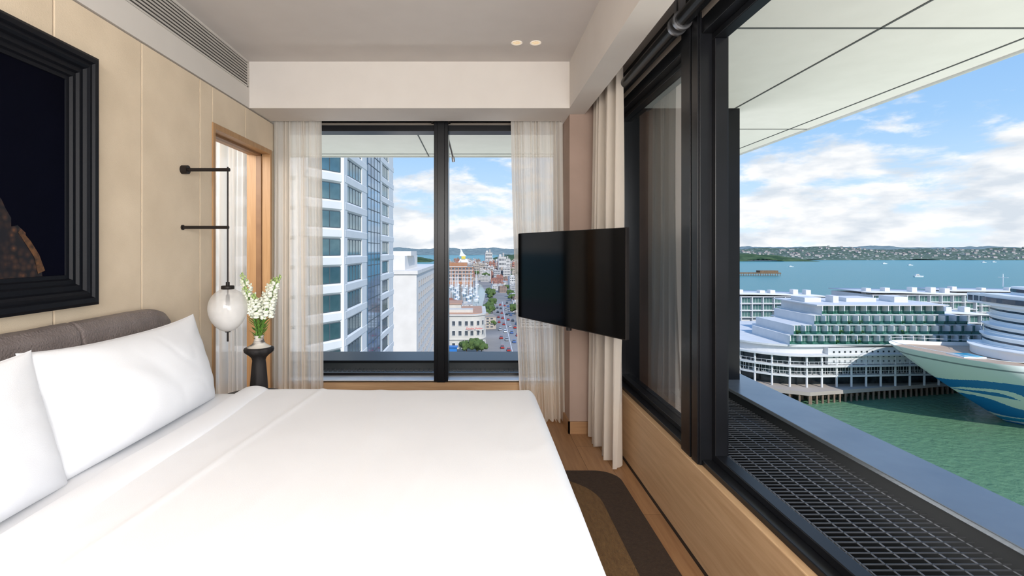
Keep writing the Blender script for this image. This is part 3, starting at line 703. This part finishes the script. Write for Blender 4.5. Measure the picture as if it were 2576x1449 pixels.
for r_ in range(9):
    for c_ in range(11):
        inst(wm_,'window',Vector((-14.57,125+c_*4.9,-7-r_*3.1))-Vector((-18,140,GZ)),pi/2,T)

cr=mat('cream_render',(.68,.65,.58),(.60,.57,.51),scale=.3,rough=.8); ter=mat('terracotta',(.50,.27,.17),(.55,.33,.22),scale=.3,rough=.8); dk=mat('dark_window',(.04,.05,.06),(.12,.14,.16),scale=.3,rough=.2)
org=Vector((-5,245,GZ)); T=thing('cream_building',org,'cream corner building with curved facade and rooftop terrace','building')
def arcp(cx,cy,r,a0,a1,n=14): return [(cx+r*math.cos(a0+(a1-a0)*i/n),cy+r*math.sin(a0+(a1-a0)*i/n)) for i in range(n+1)]
fp=[(-26,234)]+arcp(-4,242,8,-pi/2,0)+[(4,270),(-26,270)]
m=M(); m.prism(fp,GZ,-29.5); m.prism([(x*1.0,y) for x,y in off(fp,.5)],-29.5,-28.9); m.prism(off(fp,.4),-40.8,-40.3); m.prism(off(fp,.4),GZ,GZ+1)
m.box(-20,-8,248,264,-28.9,-25.5); m.box(-14,-2,240,246,-28.9,-27.2)
m.obj('building_body',cr,T)
m=M(); m.prism(off(fp,-1.5),-28.9,-28.6); m.box(-20.5,-7.5,247.5,264.5,-25.5,-25.1); m.obj('roof_terrace',ter,T)
wq=winmesh('window',1.5,2.2,1,1,dk,mat('white_trim',(.8,.8,.78),rough=.6),.12)
for z in (-43.3,-37.6,-33):
    for x in (-23,-20,-17,-14,-11,-8,-5): inst(wq,'window',Vector((x,233.9,z))-org,0,T)
    for i in range(4):
        a=-pi/2+pi/2*(i+.5)/4; inst(wq,'window',Vector((-4+8.08*math.cos(a),242+8.08*math.sin(a),z))-org,a+pi/2,T)
def text(s,size,loc,rz,mt,parent,name,ex=.05,tilt=pi/2):
    c=bpy.data.curves.new(name,'FONT'); c.body=s; c.size=size; c.extrude=ex; c.align_x='CENTER'
    o=bpy.data.objects.new(name+'_tmp',c); COL.objects.link(o); bpy.context.view_layer.update()
    me=bpy.data.meshes.new_from_object(o); bpy.data.objects.remove(o); me.materials.clear(); me.materials.append(mt)
    o=bpy.data.objects.new(name,me); o.rotation_euler=(tilt,0,rz); o.location=loc
    if parent: o.parent=parent
    COL.objects.link(o); return o
red=mat('sign_red',(.75,.03,.03),rough=.5)
text('Danske Møbler',1.25,Vector((-1.2,233.2,-35.3-.35))-org,.12,red,T,'sign_lettering')
org=Vector((-22,700,GZ)); T=thing('brick_building',org,'orange brick waterfront building with pale bands','building')
bk_=mat('brick',(.42,.2,.11),(.5,.26,.15),scale=.2,rough=.9)
m=M(); m.box(-46,-6,695,730,GZ,-21,0)
for z in (-41,-36,-31,-26,-21): m.box(-46.4,-5.6,694.5,730.4,z-.8,z,1)
m.box(-40,-14,700,725,-21,-16,0); m.obj('building_body',[bk_,tw],T)
wz=winmesh('window',3.4,2.6,2,1,dk,tw,.2)
for z in (-38.9,-33.9,-28.9,-23.9):
    for i in range(8): inst(wz,'window',Vector((-43.5+i*5,694.4,z))-org,0,T)
org=Vector((-35,1250,GZ)); T=thing('harbour_control_tower',org,'white tower topped by sail shaped fin and yellow sign','building')
M().prism([(-50,1240),(-16,1240),(-16,1270),(-50,1270)],GZ,-20,poly2=[(-43,1245),(-24,1245),(-24,1265),(-43,1265)]).obj('tower_base',tw,T)
M().box(-39,-29,1243,1255,-20,-13).obj('yellow_sign',mat('yellow',(.80,.62,.10),rough=.6),T)
M().add([(-44,1244,-13),(-26,1244,-13),(-34,1244,-6),(-39,1244,4),(-42,1244,8),(-41,1244,-1)],[(0,1,2,3,4,5)]).obj('sail_fin',tw,T)

cols=[((.66,.64,.61),'pale grey'),((.74,.72,.69),'white'),((.40,.28,.22),'brown'),((.50,.50,.51),'grey'),((.56,.48,.40),'tan'),((.48,.22,.16),'red-brown')]
bmesh_=[]
for ci,(c,nm) in enumerate(cols):
    mt=mat('city_wall_%d'%ci,c,tuple(x*.8 for x in c),scale=.2,rough=.8); rf=mat('city_roof_%d'%ci,tuple(x*.75 for x in c),tuple(x*.5 for x in c),scale=.3,rough=.9)
    m=M(); m.box(-.5,.5,-.5,.5,0,1,0)
    for i in range(4):
        for q in range(6): m.box(-.45+q*.15,-.36+q*.15,-.503,-.49,.14+.22*i,.14+.22*i+.11,1)
    m.box(-.4,-.1,-.3,.1,1,1.12,0); m.box(.1,.3,.0,.3,1,1.2,2); m.box(-.52,.52,-.52,.52,.985,1.01,2)
    bmesh_.append((m.mesh('city_building',[mt,dk,rf]),nm))
random.seed(11)
def okpos(x,y):
    if -92<x<20 and 400<y<740: return False
    if y<300 and x<14: return False
    rx=15+(y-200)*.028
    if y<560 and abs(x-rx)<8+6: return False
    return True
placed=[(45,900,14),(58,980,12),(30,1300,18),(75,760,16),(48,640,14),(56,500,14),(-32,1255,30)]
cnt=0; tries=0
while cnt<270 and tries<16000:
    tries+=1
    y=random.uniform(290,1650); x=random.uniform(-.06,.10)*y+random.uniform(-10,10)
    w=random.uniform(7,19)
    if not okpos(x,y) or any(math.hypot(x-a,y-b)<(w+c)*.62 for a,b,c in placed): continue
    h=random.uniform(3.5,9) if y<800 else random.uniform(5,22)
    me,nm=random.choice(bmesh_); placed.append((x,y,w))
    inst(me,'city_building',(x,y,GZ),random.uniform(-.2,.2),scale=(w,w*random.uniform(.7,1.0),h),label='%s low-rise waterfront city building'%nm,cat='building',group='low waterfront city buildings'); cnt+=1
for x,y,w,h in ((45,900,14,36),(58,980,12,30),(30,1300,18,42),(75,760,16,24),(48,640,14,14),(56,500,14,12)):
    me,nm=random.choice(bmesh_[:2]); inst(me,'city_building',(x,y,GZ),.1,scale=(w,w,h),label='%s mid-rise apartment building'%nm,cat='building',group='low waterfront city buildings')
trk=mat('trunk',(.1,.07,.04),rough=.9); lf=mat('tree_leaves',(.05,.095,.025),(.11,.17,.045),scale=.8,rough=.9,detail=6)
m=M(); m.cyl((0,0,0),(0,0,3),.3,n=6,m=1)
random.seed(2)
for i in range(12): m.blob((random.uniform(-2.2,2.2),random.uniform(-2.2,2.2),random.uniform(3.2,6.2)),random.uniform(1.0,1.9),2,0,jit=.6)
tree=m.mesh('tree',[lf,trk])
tp=[(random.uniform(6.5,9),random.uniform(275,330)) for _ in range(7)]+[(random.uniform(-7,3),random.uniform(226,230)) for _ in range(4)]
for _ in range(20):
    y=random.uniform(330,600); tp.append((15+(y-200)*.028+random.choice([-10,10])+random.uniform(-3,3),y))
for _ in range(40):
    y=random.uniform(750,1500); tp.append((y*random.uniform(-.03,.09),y))
for x,y in tp:
    inst(tree,'tree',(x,y,GZ),random.uniform(0,6),scale=random.uniform(.65,1.1)*(1 if y<700 else 1.6),label='leafy green street tree in the city',cat='tree',group='street trees')
m=M(); m.prism([(10,205),(22,205),(22,330),(26,460),(21,460),(15,330)],GZ,GZ+.08,0); m.prism([(15.8,205),(16.1,205),(18.9,330),(23.6,460),(23.3,460),(18.6,330)],GZ+.08,GZ+.1,1)
m.obj('road',[mat('road_asphalt',(.26,.26,.26),(.33,.32,.31),scale=.5,rough=.9),mat('road_paint',(.8,.8,.8),rough=.7)],None,'grey city street running to the marina','road')
carm=[]
for c,nm in (((.8,.8,.8),'white'),((.5,.04,.03),'red'),((.05,.06,.08),'black'),((.1,.2,.5),'blue'),((.45,.46,.48),'silver')):
    m=M(); m.prism([(-.85,-2.1),(.85,-2.1),(.85,2.1),(-.85,2.1)],.3,.85,0); m.prism([(-.8,-1.3),(.8,-1.3),(.8,1.5),(-.8,1.5)],.85,1.45,1,poly2=[(-.65,-.7),(.65,-.7),(.65,1.1),(-.65,1.1)],mtop=0)
    for sx in (-.8,.8):
        for sy in (-1.3,1.3): m.cyl((sx-.1,sy,.33),(sx+.1,sy,.33),.33,n=10,m=1)
    carm.append((m.mesh('car',[mat('car_'+nm,c,rough=.25),dk]),nm))
random.seed(5)
for i in range(34):
    y=212+i*7+random.uniform(-2,2); cx=16+(y-205)*.026; me,nm=random.choice(carm)
    inst(me,'car',(cx+[-4.6,-1.8,1.8,4.6][(i*3)%4],y,GZ+.1),-.03,label='%s car on the city street'%nm,cat='car',group='cars on the street')
M().box(-13.5,-9,222,225,GZ,GZ+4).box(-14,-8.6,221.5,225.5,GZ+4,GZ+4.3).box(-12.5,-10,221.9,222,GZ+.2,GZ+2.6).obj('kiosk',mat('kiosk_blue',(.03,.2,.55),rough=.5),None,'small blue waterfront kiosk','kiosk')
m=M(); hullp=[(0,-7),(1.6,-4),(2,0),(1.8,5),(-1.8,5),(-2,0),(-1.6,-4)]
m.prism([(x*.7,y*.9) for x,y in hullp],0,1.5,0,poly2=hullp); m.prism([(1,-2),(1.1,3),(-1.1,3),(-1,-2)],1.5,2.3,0)
m.cyl((0,-1,1.5),(0,-1,20),.2,.12,n=6,m=0); m.cyl((0,-1,3),(0,4.5,3),.22,n=6,m=1); m.cyl((-1.5,-1,12),(1.5,-1,12),.07,n=4)
m.cyl((0,-7,1.5),(0,-1,19.5),.07,n=4); m.cyl((0,5,1.5),(0,-1,19.5),.07,n=4)
yacht=m.mesh('yacht',[mat('yacht_white',(.9,.9,.9),rough=.3),mat('sail_cover_blue',(.05,.1,.3),rough=.8)])
random.seed(9); yp=[]
while len(yp)<44:
    y=random.uniform(425,680); x=random.uniform(-40,2)
    if any(abs(x-a)<5 and abs(y-b)<16 for a,b in yp): continue
    yp.append((x,y))
    inst(yacht,'sailing_yacht',(x,y,GZ+.1),random.choice([0,.1,3.1]),scale=random.uniform(.8,1.15),label='white moored sailing yacht in the marina',cat='boat',group='yachts in the marina')
m=M(); m.prism([(x*.7,y*.9) for x,y in hullp],0,1.6,0,poly2=hullp); m.prism([(1.2,-2),(1.3,3),(-1.3,3),(-1.2,-2)],1.6,3.6,0,poly2=[(.8,-.8),(1,2.6),(-1,2.6),(-.8,-.8)]); m.box(-1.25,1.25,-1.2,2.5,2.2,2.9,1)
pb=m.mesh('motor_boat',[MATS['yacht_white'],dk])
for X_,Y_,sc_ in ((828,933,1.5),(2056,2016,1.6),(1434,1645,1.4),(940,1488,1.2),(2167,2083,1.5),(1507,1838,1.5)):
    inst(pb,'motor_boat',(X_,Y_,WZ),1.5,scale=sc_,label='white motor boat crossing the harbour',cat='boat',group='motor boats on the harbour')
org=Vector((560,1010,WZ)); T=thing('old_pier',org,'weathered timber pier standing in the harbour','pier')
tb=mat('pier_timber',(.16,.10,.06),(.25,.17,.1),scale=.3,rough=.95)
M().box(505,600,980,1000,WZ+4,WZ+6).box(560,596,983,997,WZ+6,WZ+10).obj('pier_deck',tb,T)
pl=M().cyl((0,0,-1),(0,0,4),.5,n=6).mesh('pile',[tb])
for i in range(20): inst(pl,'pile',Vector((507+i*4.8,980.5,WZ))-org,0,T)

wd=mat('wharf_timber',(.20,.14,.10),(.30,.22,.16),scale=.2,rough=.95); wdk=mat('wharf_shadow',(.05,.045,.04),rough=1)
wc=mat('wharf_deck',(.38,.33,.29),(.46,.41,.36),scale=.1,rough=.95)
org=Vector((150,190,WZ)); T=thing('wharf',org,'long timber wharf under the waterfront hotel','wharf')
wp=[(108,161),(175,175),(330,175),(330,330),(85,330),(85,172)]
M().prism(wp,-45.8,-44.6).obj('wharf_deck',wc,T)
pl=M().cyl((0,0,-1),(0,0,2.8),.35,n=6).cyl((.5,5,-1),(.5,5,2.8),.35,n=6).cyl((0,0,2.3),(.5,5,2.3),.25,n=6).mesh('pile',[wd])
def edge(a,b,st_):
    a=Vector(a);b=Vector(b); n=int((b-a).length/st_)
    for i in range(n+1):
        p=a+(b-a)*i/n; inst(pl,'pile',Vector((p.x,p.y,WZ))-org,0,T)
edge((108.5,161.5),(175,175.5),2.2); edge((85.5,172),(108,161.5),2.6); edge((175,175.4),(230,175.4),3)
M().prism([(110,168),(175,182),(330,182),(330,325),(90,325),(90,178)],WZ-.2,-45.9).obj('wharf_shadow_block',wdk,T)  # dark block painted as the shadow beneath the deck

hwht=mat('hotel_white',(.74,.74,.73),(.67,.675,.67),scale=.3,rough=.6)
hgl=mat('hotel_green_glass',(.06,.17,.155),(.20,.34,.31),scale=.4,rough=.12,metal=.4)
hdk=mat('hotel_dark_glass',(.015,.022,.027),(.07,.09,.10),scale=.4,rough=.12,metal=.4)
org=Vector((128,190,-44.6)); T=thing('waterfront_hotel',org,'white stepped waterfront hotel with curved end and terraces','building')
C=(112,188)
def fpx(r,xe=172): return arcp(C[0],C[1],r,pi,1.5*pi,18)+[(xe,C[1]-r+ (xe-C[0])*.06),(xe,225),(C[0]-r,225)]
m=M()
for z,r in ((-41.2,21.5),(-37.8,22.2),(-34.2,22.2),(-31.2,20.5)):
    m.prism(fpx(r),z,z+.6)
m.prism(fpx(19.3),-34.4,-31.2)
m.obj('podium_slabs',hwht,T)
m=M(); m.prism(fpx(17.5),-44.6,-41.2); m.prism(fpx(19.5),-40.4,-37.8); m.prism(fpx(19.8),-37,-34.2); m.obj('podium_glazing',hdk,T)
cm=M().cyl((0,0,0),(0,0,10.4),.35,n=10).mesh('column',[hwht])
def podpt(r,s):
    La=r*pi/2
    if s<La:
        a=pi+s/r; return (C[0]+r*math.cos(a),C[1]+r*math.sin(a),a+pi/2)
    x=C[0]+(s-La); return (x,C[1]-r+(x-C[0])*.06,0.06)
for i in range(17):
    x,y,a=podpt(21.2,6+i*5.2); inst(cm,'column',Vector((x,y,-44.6))-org,0,T)
m=M(); m.add([(118,167.0,-37.0),(171,170.2,-37.0),(171,170.2,-31.4),(118,167.0,-31.4)],[(0,1,2,3)],0); m.box(118,118.3,167,172,-37,-31.4,0)
m.obj('panel_wall',hwht,T)
dm=M().box(-.28,.28,-.06,.02,-.28,.28).mesh('small_window',[hdk])
for r_ in range(3):
    for i in range(26):
        x=120+i*1.95; inst(dm,'small_window',Vector((x,167.0+(x-118)*.0604-.03,-36+1.6*r_))-org,.06,T)
wf=winmesh('window',4.6,2.6,4,1,hdk,hwht,.15)
for i in range(16):
    x,y,a=podpt(20.05,4+i*5.2)
    inst(wf,'window',Vector((x,y-.05,-39.1))-org,a,T)
m=M()
for z,r in ((-40.4,21.3),(-37.0,22.0)):
    pts=[podpt(r,s) for s in [q*1.6 for q in range(0,55)]]
    m.tube([(p[0],p[1],z+1.1) for p in pts],.07,5)
    for p in pts: m.cyl((p[0],p[1],z),(p[0],p[1],z+1.1),.05,n=4,cap=False)
m.obj('terrace_railing',mat('rail_white',(.8,.8,.8),rough=.4),T)
m=M(); bl=M()
fl=[(-30.4,106,174,169.5),(-27.2,108,172,170.5),(-24.0,116,168,172),(-20.8,120,162,174)]
for i,(z,xa,xb,yf) in enumerate(fl):
    m.box(xa-.4,xb+.4,yf-1.6,yf+24,z-.3,z)
    m.box(xa,xb,yf+.8,yf+22,z,z+2.9)
    n=int((xb-xa)/3.6)
    for q in range(n+1):
        x=xa+(xb-xa)*q/n; m.box(x-.14,x+.14,yf-1.5,yf+1,z,z+2.9)
    bl.box(xa-.3,xb+.3,yf-1.55,yf-1.5,z,z+1.1)
z=-17.9; m.box(118,164,172.5,198,z,z+.4)
for bx in ((120,126,182,190,1.6),(129,131,180,184,2.4),(136,147,183,192,1.4),(152,157,181,188,2.0)): m.box(bx[0],bx[1],bx[2],bx[3],-17.5,-17.5+bx[4])
m.obj('terrace_floors',hwht,T); bl.obj('glass_balustrade',glass_pane('balustrade_glass',(.42,.66,.60),.8),T)
wg=winmesh('window',3.2,2.6,3,1,hgl,hwht,.1)
for i,(z,xa,xb,yf) in enumerate(fl):
    n=int((xb-xa)/3.6)
    for q in range(n):
        x=xa+(xb-xa)*(q+.5)/n; inst(wg,'window',Vector((x,yf+.75,z+1.45))-org,0,T)
pm=M(); random.seed(4)
for i in range(9): pm.blob((random.uniform(-.8,.8),random.uniform(-.3,.3),random.uniform(.3,1.3)),random.uniform(.3,.55),1,0,jit=.5)
pm=pm.mesh('terrace_shrub',[mat('shrub_green',(.04,.10,.03),(.10,.18,.05),scale=2,rough=.9)])
for i in range(16):
    z,xa,xb,yf=fl[i%3]; inst(pm,'terrace_shrub',(xa+1.8+3.6*random.randint(0,12),yf-.7,z),0,scale=random.uniform(.7,1.0),label='green potted shrub on the hotel terrace',cat='plant',group='terrace shrubs')
def wing(x0,x1,y0,y1,ztop,label,nf=4,flip=False):
    org=Vector(((x0+x1)/2,y0,-44.6)); T=thing('hotel_wing',org,label,'building',group='white hotel wings on the wharf')
    m=M(); m.box(x0,x1,y0,y1,-44.6,ztop-2.2)
    for i in range(nf+1): m.box(x0-.6,x1+.6,y0-1.4,y0,ztop-2.3-3.3*i,ztop-2.0-3.3*i)
    n=int((x1-x0)/5)
    for q in range(n+1):
        x=x0+(x1-x0)*q/n; m.box(x-.2,x+.2,y0-1.3,y0,-44.6,ztop-2.0)
    m.obj('wing_body',hwht,T)
    def fn(u,v):
        uu=1-u if flip else u
        x=x0-1+(x1-x0+2)*u; y=y0-1.6+(y1-y0+2.4)*v; return (x,y,ztop-1.8+.9*math.cos(uu*pi*.62))
    M().grid(fn,24,2).obj('curved_roof',hwht,T,solid=.3)
    for q in range(5):
        x=x0+(x1-x0)*(q+.5)/5+random.uniform(-2,2); M().box(x-1.2,x+1.2,y0+6,y0+9,ztop-2.5,ztop+random.uniform(.2,.9)).obj('roof_plant',hwht,T)
    ww=winmesh('window',4.4,2.5,3,1,hgl,hwht,.1)
    for i in range(nf):
        for q in range(n): inst(ww,'window',Vector((x0+(x1-x0)*(q+.5)/n,y0-.05,ztop-4-3.3*i))-org,0,T)
wing(126,168,238,262,-18.5,'white hotel wing with gently curved roof',3)
wing(184,232,232,258,-17.2,'white hotel wing with gently curved roof',3)
wing(176,212,205,225,-23,'lower white hotel wing beside the ship',3)
wing(250,330,262,285,-19,'white hotel wing with gently curved roof',3)

sh_w=mat('ship_white',(.90,.91,.89),(.86,.88,.86),scale=.1,rough=.35); sh_b=mat('ship_blue',(.01,.20,.55),rough=.35); sh_g=mat('ship_grey',(.28,.30,.32),rough=.5)
sh_c=mat('ship_cyan',(.02,.35,.62),rough=.35); sh_d=mat('ship_deck',(.50,.36,.26),(.56,.42,.30),scale=.3,rough=.8); sh_n=mat('ship_windows',(.015,.03,.05),(.05,.09,.12),scale=.2,rough=.1)
T=thing('cruise_ship',(125.7,148,WZ),'large white cruise ship with blue wave bow emblem','ship',rz=-.09)
DK=19.8; LEN=95; BB=18.5
def stem(t): return 29*max(0,1-t)**1.12
def hullp_(a,t,side):
    xs=stem(t); x=xs+(LEN-xs)*a**1.7
    Ld=17+18*max(0,1-t)**1.1; u=min(1,max(0,x-xs)/Ld); b=BB*max(0,math.sin(pi/2*u))**(.60+.2*(1-t))
    sheer_=1.6*max(0,1-x/30)**2*t
    return (x,side*b,t*DK+sheer_)
def hmf(a,t):
    x,_,z=hullp_(a,t,1)
    if .90<t<.925: return 2
    if t<.02: return 1
    d=x-7.5
    if d<0: return 0
    c1=11.2+.8*math.sin(d*.2-.5); w1=min(2.5,.45*d)
    if abs(z-c1)<w1:
        cc=9.8+1.5*math.sin((d-6)*.34)
        if d>6.5 and abs(z-cc)<.6: return 0
        return 1
    d2=x-13
    if d2>0:
        c2=5.4+1.3*math.sin(d2*.32+.2); w2=min(1.7,.5*d2)
        if abs(z-c2)<w2: return 1
        c3=1.9+.8*math.sin(d2*.3+1)
        if abs(z-c3)<.7: return 3
    return 0
m=M()
for side in (-1,1):
    m.grid(lambda a,t,side=side:hullp_(a,t,side),200,140,mf=hmf)
m.obj('hull',[sh_w,sh_b,sh_g,sh_c],T,local=True,weld=.01)
m=M(); n=60
top=[hullp_(i/n,.94,-1) for i in range(n+1)]; bot=[hullp_(i/n,.94,1) for i in range(n+1)]
m.add(top+bot,[(i,i+1,i+1+n+1,i+n+1) for i in range(n)]); m.obj('fore_deck',sh_d,T,local=True)
def tier(x0,hb,z0,z1,curv,mm,idx=0,xe=95,o=0):
    pts=[]
    for i in range(17):
        y=hb-2*hb*i/16; pts.append((x0+curv*(abs(y)/hb)**2.2-o,y))
    pts+= [(xe,-hb-0),(xe,hb)]
    mm.prism(pts,z0,z1,idx)
st_=M(); wn=M()
tiers=[(24,13.5,18.8,21.5,7),(29,15.5,21.5,24.3,7),(31.5,16.8,24.3,27.1,6),(33.5,17.2,27.1,29.9,6),(35,17.4,29.9,32.7,5)]
for i,(x0,hb,z0,z1,cv) in enumerate(tiers):
    tier(x0,hb,z0,z1-.25,cv,st_); tier(x0-.6,hb+.35,z1-.3,z1,cv,st_)
    st_.tube([(x0-.5+cv*(abs(y)/hb)**2.2,y,z1+1) for y in [hb-2*hb*q/16 for q in range(17)]],.06,4)
    if i>0: tier(x0-.06,hb+.05,z0+1.1,z0+1.7,cv,wn)
tier(34,17.5,32.7,36.2,3,st_); tier(33.6,17.7,33.7,35.2,3,wn,xe=60)
st_.box(36,41,-21,21,32.9,33.6); st_.box(36,41,-21,21,35.3,36.0); wn.box(36.1,40.9,-20.9,20.9,33.6,35.3)
for y in [ -20.9+q*2.09 for q in range(21)]: st_.box(35.98,36.2,y-.1,y+.1,33.6,35.3)
tier(40,14,36.2,38.6,3,st_); tier(39.9,14.1,36.9,37.9,3,wn)
st_.obj('superstructure',sh_w,T,local=True); wn.obj('window_band',sh_n,T,local=True)
for x,y,h in ((42,4,9),(44,-4,6),(46,0,12),(50,9,5),(39,12,4),(48,-10,7)):
    M().cyl((x,y,38.6),(x,y,38.6+h),.18,.08,n=6).box(x-.1,x+.1,y-1.6,y+1.6,38.6+h*.7,38.75+h*.7).obj('mast',sh_w,T,local=True)
M().blob((44,7,40),1.4,2).obj('radar_dome',sh_w,T,local=True); M().blob((47,-6,40),1.4,2).obj('radar_dome',sh_w,T,local=True)
m=M(); m.box(15,21,-3.5,2.5,18.7,19.3,0); m.box(15.5,20.5,-3,2,19.3,19.4,1); m.obj('deck_pool',[sh_w,mat('pool_blue',(.05,.45,.7),rough=.1)],T,local=True)
m=M()
for side in (-1,1):
    m.tube([tuple(Vector(hullp_(i/40,1,side))+Vector((.1,0,.9))) for i in range(41)],.07,4)
m.obj('bow_rail',sh_w,T,local=True)

# ------------------------------------------------------------------ CAMERA
cam=bpy.data.cameras.new('cam'); co=bpy.data.objects.new('camera',cam); COL.objects.link(co)
co.location=(0,0,1.376); co.rotation_euler=(pi/2,0,0)
cam.sensor_width=36; cam.lens=36*1250/2576; cam.shift_x=88/2576; cam.shift_y=-94.5/2576; cam.clip_end=30000; cam.clip_start=.05
sc.camera=co

# ------------------------------------------------------------------ LIGHT
def sunl(dirn,e,ang_,col):
    l=bpy.data.lights.new('sun','SUN'); l.energy=e; l.angle=ang_; l.color=col; o=bpy.data.objects.new('sun',l); COL.objects.link(o)
    o.rotation_euler=Vector(dirn).to_track_quat('-Z','Y').to_euler()
sunl((-.22,.76,-.61),3.5,.01,(1,.96,.9))
def area(loc,tgt,sx,sy,e,col,name):
    l=bpy.data.lights.new(name,'AREA'); l.shape='RECTANGLE'; l.size=sx; l.size_y=sy; l.energy=e; l.color=col
    o=bpy.data.objects.new(name,l); COL.objects.link(o); o.location=loc; o.rotation_euler=(Vector(tgt)-Vector(loc)).to_track_quat('-Z','Y').to_euler()
area((-.2,-1.9,1.9),(-.4,3.0,1.4),2.2,1.2,114,(1,.98,.96),'room_fill')  # added fill behind the camera to brighten bed and room
area((.85,-.7,1.35),(-1.6,2.3,1.75),1.3,1.6,64,(1,.985,.965),'window_side_fill')  # added fill imitating window daylight on the bed wall
area((-.3,-.6,2.68),(-.3,-.2,0),1.6,1.6,12,(1,.98,.97),'overhead_fill')  # unseen overhead fill, added without any fixture
area((-2.3,2.6,2.42),(-2.1,3.9,1.3),.8,.8,60,(1,.98,.95),'side_room_fill')  # added fill to brighten the curtain beyond the doorway
area((3.6,1.5,-2.5),(2.2,2.2,2.55),5,9,440,(1,.99,.94),'canopy_fill')  # added fill from below to lift the canopy underside, no lamp there
area((-1,7.2,-2.5),(-1,5.2,2.55),6,2,160,(1,.99,.96),'canopy_fill')  # matching added fill for the canopy on the city side

w=bpy.data.worlds.new('World'); sc.world=w; w.use_nodes=True; nt=w.node_tree; nt.nodes.clear()
o=nt.nodes.new('ShaderNodeOutputWorld'); bg=nt.nodes.new('ShaderNodeBackground'); bg.inputs[1].default_value=1.15
tc=nt.nodes.new('ShaderNodeTexCoord'); sp=nt.nodes.new('ShaderNodeSeparateXYZ'); nt.links.new(tc.outputs['Generated'],sp.inputs[0])
r=nt.nodes.new('ShaderNodeValToRGB'); cr_=r.color_ramp; cr_.elements[0].position=0; cr_.elements[0].color=(.70,.82,.91,1); cr_.elements[1].position=1; cr_.elements[1].color=(.10,.25,.62,1)
for p,c in ((.08,(.54,.73,.91,1)),(.2,(.33,.56,.86,1)),(.4,(.18,.39,.78,1))):
    e=cr_.elements.new(p); e.color=c
nt.links.new(sp.outputs[2],r.inputs[0])
mp=nt.nodes.new('ShaderNodeMapping'); mp.inputs['Scale'].default_value=(1,1,2.9); mp.inputs['Location'].default_value=(.7,.2,.1); nt.links.new(tc.outputs['Generated'],mp.inputs[0])
n=nt.nodes.new('ShaderNodeTexNoise'); n.inputs['Scale'].default_value=7.5; n.inputs['Detail'].default_value=9; n.inputs['Roughness'].default_value=.58; n.inputs['Distortion'].default_value=.15; nt.links.new(mp.outputs[0],n.inputs['Vector'])
mr=nt.nodes.new('ShaderNodeMapRange'); mr.inputs[1].default_value=.0; mr.inputs[2].default_value=.32; mr.inputs[3].default_value=.20; mr.inputs[4].default_value=-.09; nt.links.new(sp.outputs[2],mr.inputs[0])
ad=nt.nodes.new('ShaderNodeMath'); ad.operation='ADD'; nt.links.new(n.outputs['Fac'],ad.inputs[0]); nt.links.new(mr.outputs[0],ad.inputs[1])
cv=nt.nodes.new('ShaderNodeMapRange'); cv.interpolation_type='SMOOTHSTEP'; cv.inputs[1].default_value=.49; cv.inputs[2].default_value=.66; nt.links.new(ad.outputs[0],cv.inputs[0])
n2=nt.nodes.new('ShaderNodeTexNoise'); n2.inputs['Scale'].default_value=14; n2.inputs['Detail'].default_value=7; nt.links.new(mp.outputs[0],n2.inputs['Vector'])
cr2=nt.nodes.new('ShaderNodeValToRGB'); cr2.color_ramp.elements[0].position=.35; cr2.color_ramp.elements[0].color=(.62,.68,.75,1); cr2.color_ramp.elements[1].position=.6; cr2.color_ramp.elements[1].color=(.93,.93,.93,1)
nt.links.new(n2.outputs['Fac'],cr2.inputs[0])
mx=nt.nodes.new('ShaderNodeMix'); mx.data_type='RGBA'; nt.links.new(cv.outputs[0],mx.inputs[0]); nt.links.new(r.outputs[0],mx.inputs[6]); nt.links.new(cr2.outputs[0],mx.inputs[7])
nt.links.new(mx.outputs[2],bg.inputs[0]); nt.links.new(bg.outputs[0],o.inputs[0])
